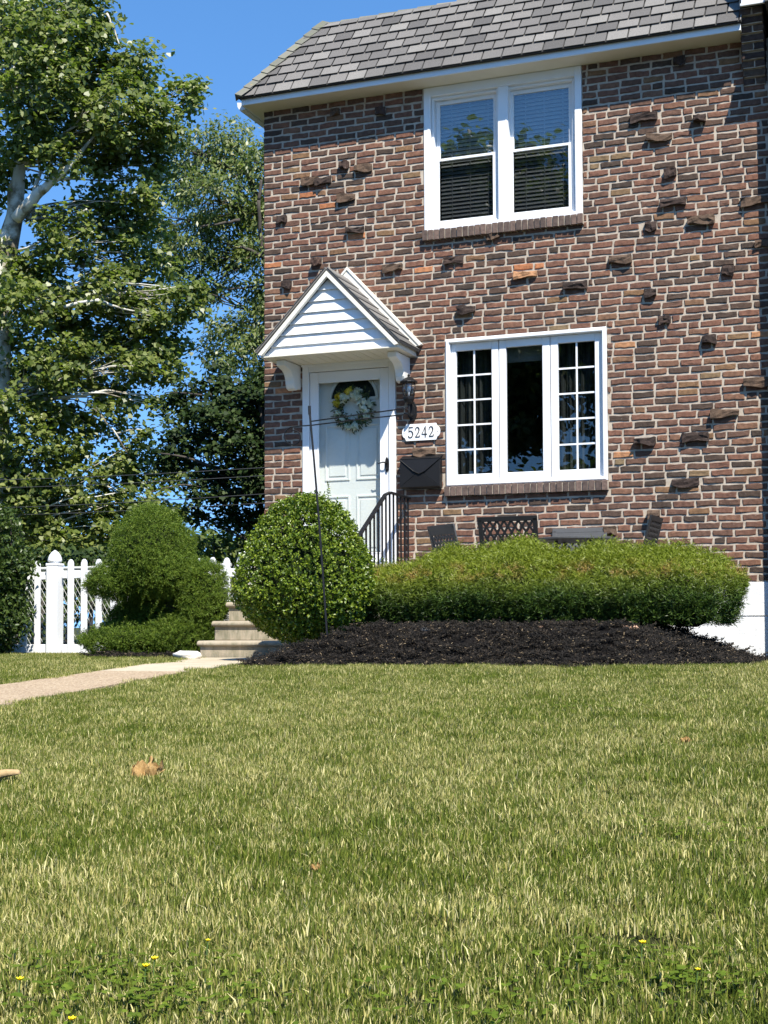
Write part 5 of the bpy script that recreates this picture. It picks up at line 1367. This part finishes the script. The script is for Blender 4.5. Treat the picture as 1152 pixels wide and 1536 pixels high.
make_tree('maple_tree', 'dark shaded tree filling the gap beside the house corner below the ash', mpl, tk, lim, dict(per=34, subn=120, leaf=.080, wd=.080, shape='star', subr=.14, depthf=1.1, shell=.1), MAT['bark'], MAT['maple_leaf'], 51)
# low growth behind the fence
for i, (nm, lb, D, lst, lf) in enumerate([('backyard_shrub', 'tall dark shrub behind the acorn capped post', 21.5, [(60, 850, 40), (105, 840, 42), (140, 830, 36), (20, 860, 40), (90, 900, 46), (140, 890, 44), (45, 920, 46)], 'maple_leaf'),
        ('backyard_shrub', 'loose light green shrub behind the juniper', 22.5, [(190, 800, 34), (220, 770, 26), (250, 810, 36), (180, 850, 44), (240, 860, 46), (210, 920, 60)], 'back_leaf'),
        ('backyard_shrub', 'light green shrub beneath the dark tree beside the house corner', 24.0, [(320, 800, 30), (355, 790, 28, .5), (390, 800, 34), (300, 840, 34), (345, 845, 40), (395, 850, 44), (360, 810, 32), (310, 815, 28), (275, 820, 30), (405, 770, 28), (330, 900, 50), (390, 910, 50)], 'back_leaf')]):
    bl = B(D, lst); t = thing(nm, lb, 'shrub', tuple(atd(lst[0][0], 985, D)), 'shrubs behind the fence')
    geo, subs = crown(bl, 22, 34, .10, .07, 'oval', 200+i, .16, 0, .8, .1); np_mesh('foliage', *geo, MAT[lf], t)
    mb = MB()
    for c, r in bl: g0 = Vector((c[0]*.8+bl[0][0][0]*.2, c[1], .0)); mb.tube([g0, (g0+Vector(c))/2+Vector((.05, 0, 0)), c], [.03, .02, .008], 6)
    mb.build('stems', MAT['bark'], t)
# far backdrop of trees, one mass
far = B(48, [(-60, 860, 60), (20, 830, 50), (90, 850, 50), (160, 845, 46), (230, 850, 50), (300, 835, 44), (370, 830, 46), (440, 850, 60), (-120, 840, 70), (60, 900, 60), (200, 905, 60), (330, 900, 60)])
geo, _ = crown(far, 60, 14, .26, .2, 'oval', 71, .45, 0, 1, .2); o = np_mesh('far_treeline', *geo, MAT['back_leaf']); kind(o, 'stuff')
# trees across the street: seen only as reflections in the panes
for i, (x, y, h, w) in enumerate([(-9.5, -36, 18.0, 5.0), (-2.0, -38, 15.5, 4.6), (-17, -37, 14, 5), (5.5, -36, 12, 4.4), (-25, -38, 15, 5)]):
    rng = random.Random(i); bl = [(Vector((x+rng.uniform(-1, 1)*w*.7, y+rng.uniform(-1, 1)*2, h*rng.uniform(.10, .95))), w*rng.uniform(.35, .55)) for _ in range(22)]
    t = thing('street_tree', ['broad tree across the street mirrored in the upper window', 'tree across the street mirrored in the lower window', 'tree across the street left of the mirrored pair', 'tree across the street facing the door', 'farthest left tree across the street'][i], 'tree', (x, y, -.9), 'trees across the street')
    geo, _ = crown(bl, 40, 8, .30, .26, 'oval', 400+i, .5, 0, 1, .2); np_mesh('crown', *geo, MAT['ash_leaf'], t)
    mb = MB(); mb.tube([(x, y, -1), (x+.1, y, 3), (x, y, h*.7)], [.32, .26, .1], 8); mb.build('trunk', MAT['bark'], t)
rb = [(Vector((x, -47+random.uniform(-2, 2), random.uniform(0, 7))), random.uniform(2.8, 4.0)) for x in range(-44, 16, 2)]
geo, _ = crown(rb, 36, 10, .5, .4, 'oval', 555, .6, 0, 1, .2); o = np_mesh('street_treeline', *geo, MAT['back_leaf']); kind(o, 'stuff')
# utility wires
for px0, y0, y1, lb, D in ((-60, 708, 699, 'highest utility wire crossing the trees toward the house', 24), (-60, 720, 711, 'second utility wire from the top crossing the trees', 24.3), (-60, 752, 738, 'third utility wire from the top crossing the dark tree', 24.6), (-60, 762, 752, 'lowest utility wire crossing the trees', 25)):
    a, b = atd(-300, y0+10, D+7), atd(470, y1-2, D-3.4); mb = MB(); n = 16
    mb.tube([a.lerp(b, i/n)-Vector((0, 0, .12*math.sin(math.pi*i/n))) for i in range(n+1)], .0058, 5)
    tag(mb.build('utility_wire', MAT['wire']), lb, 'wire', 'utility wires across the trees')
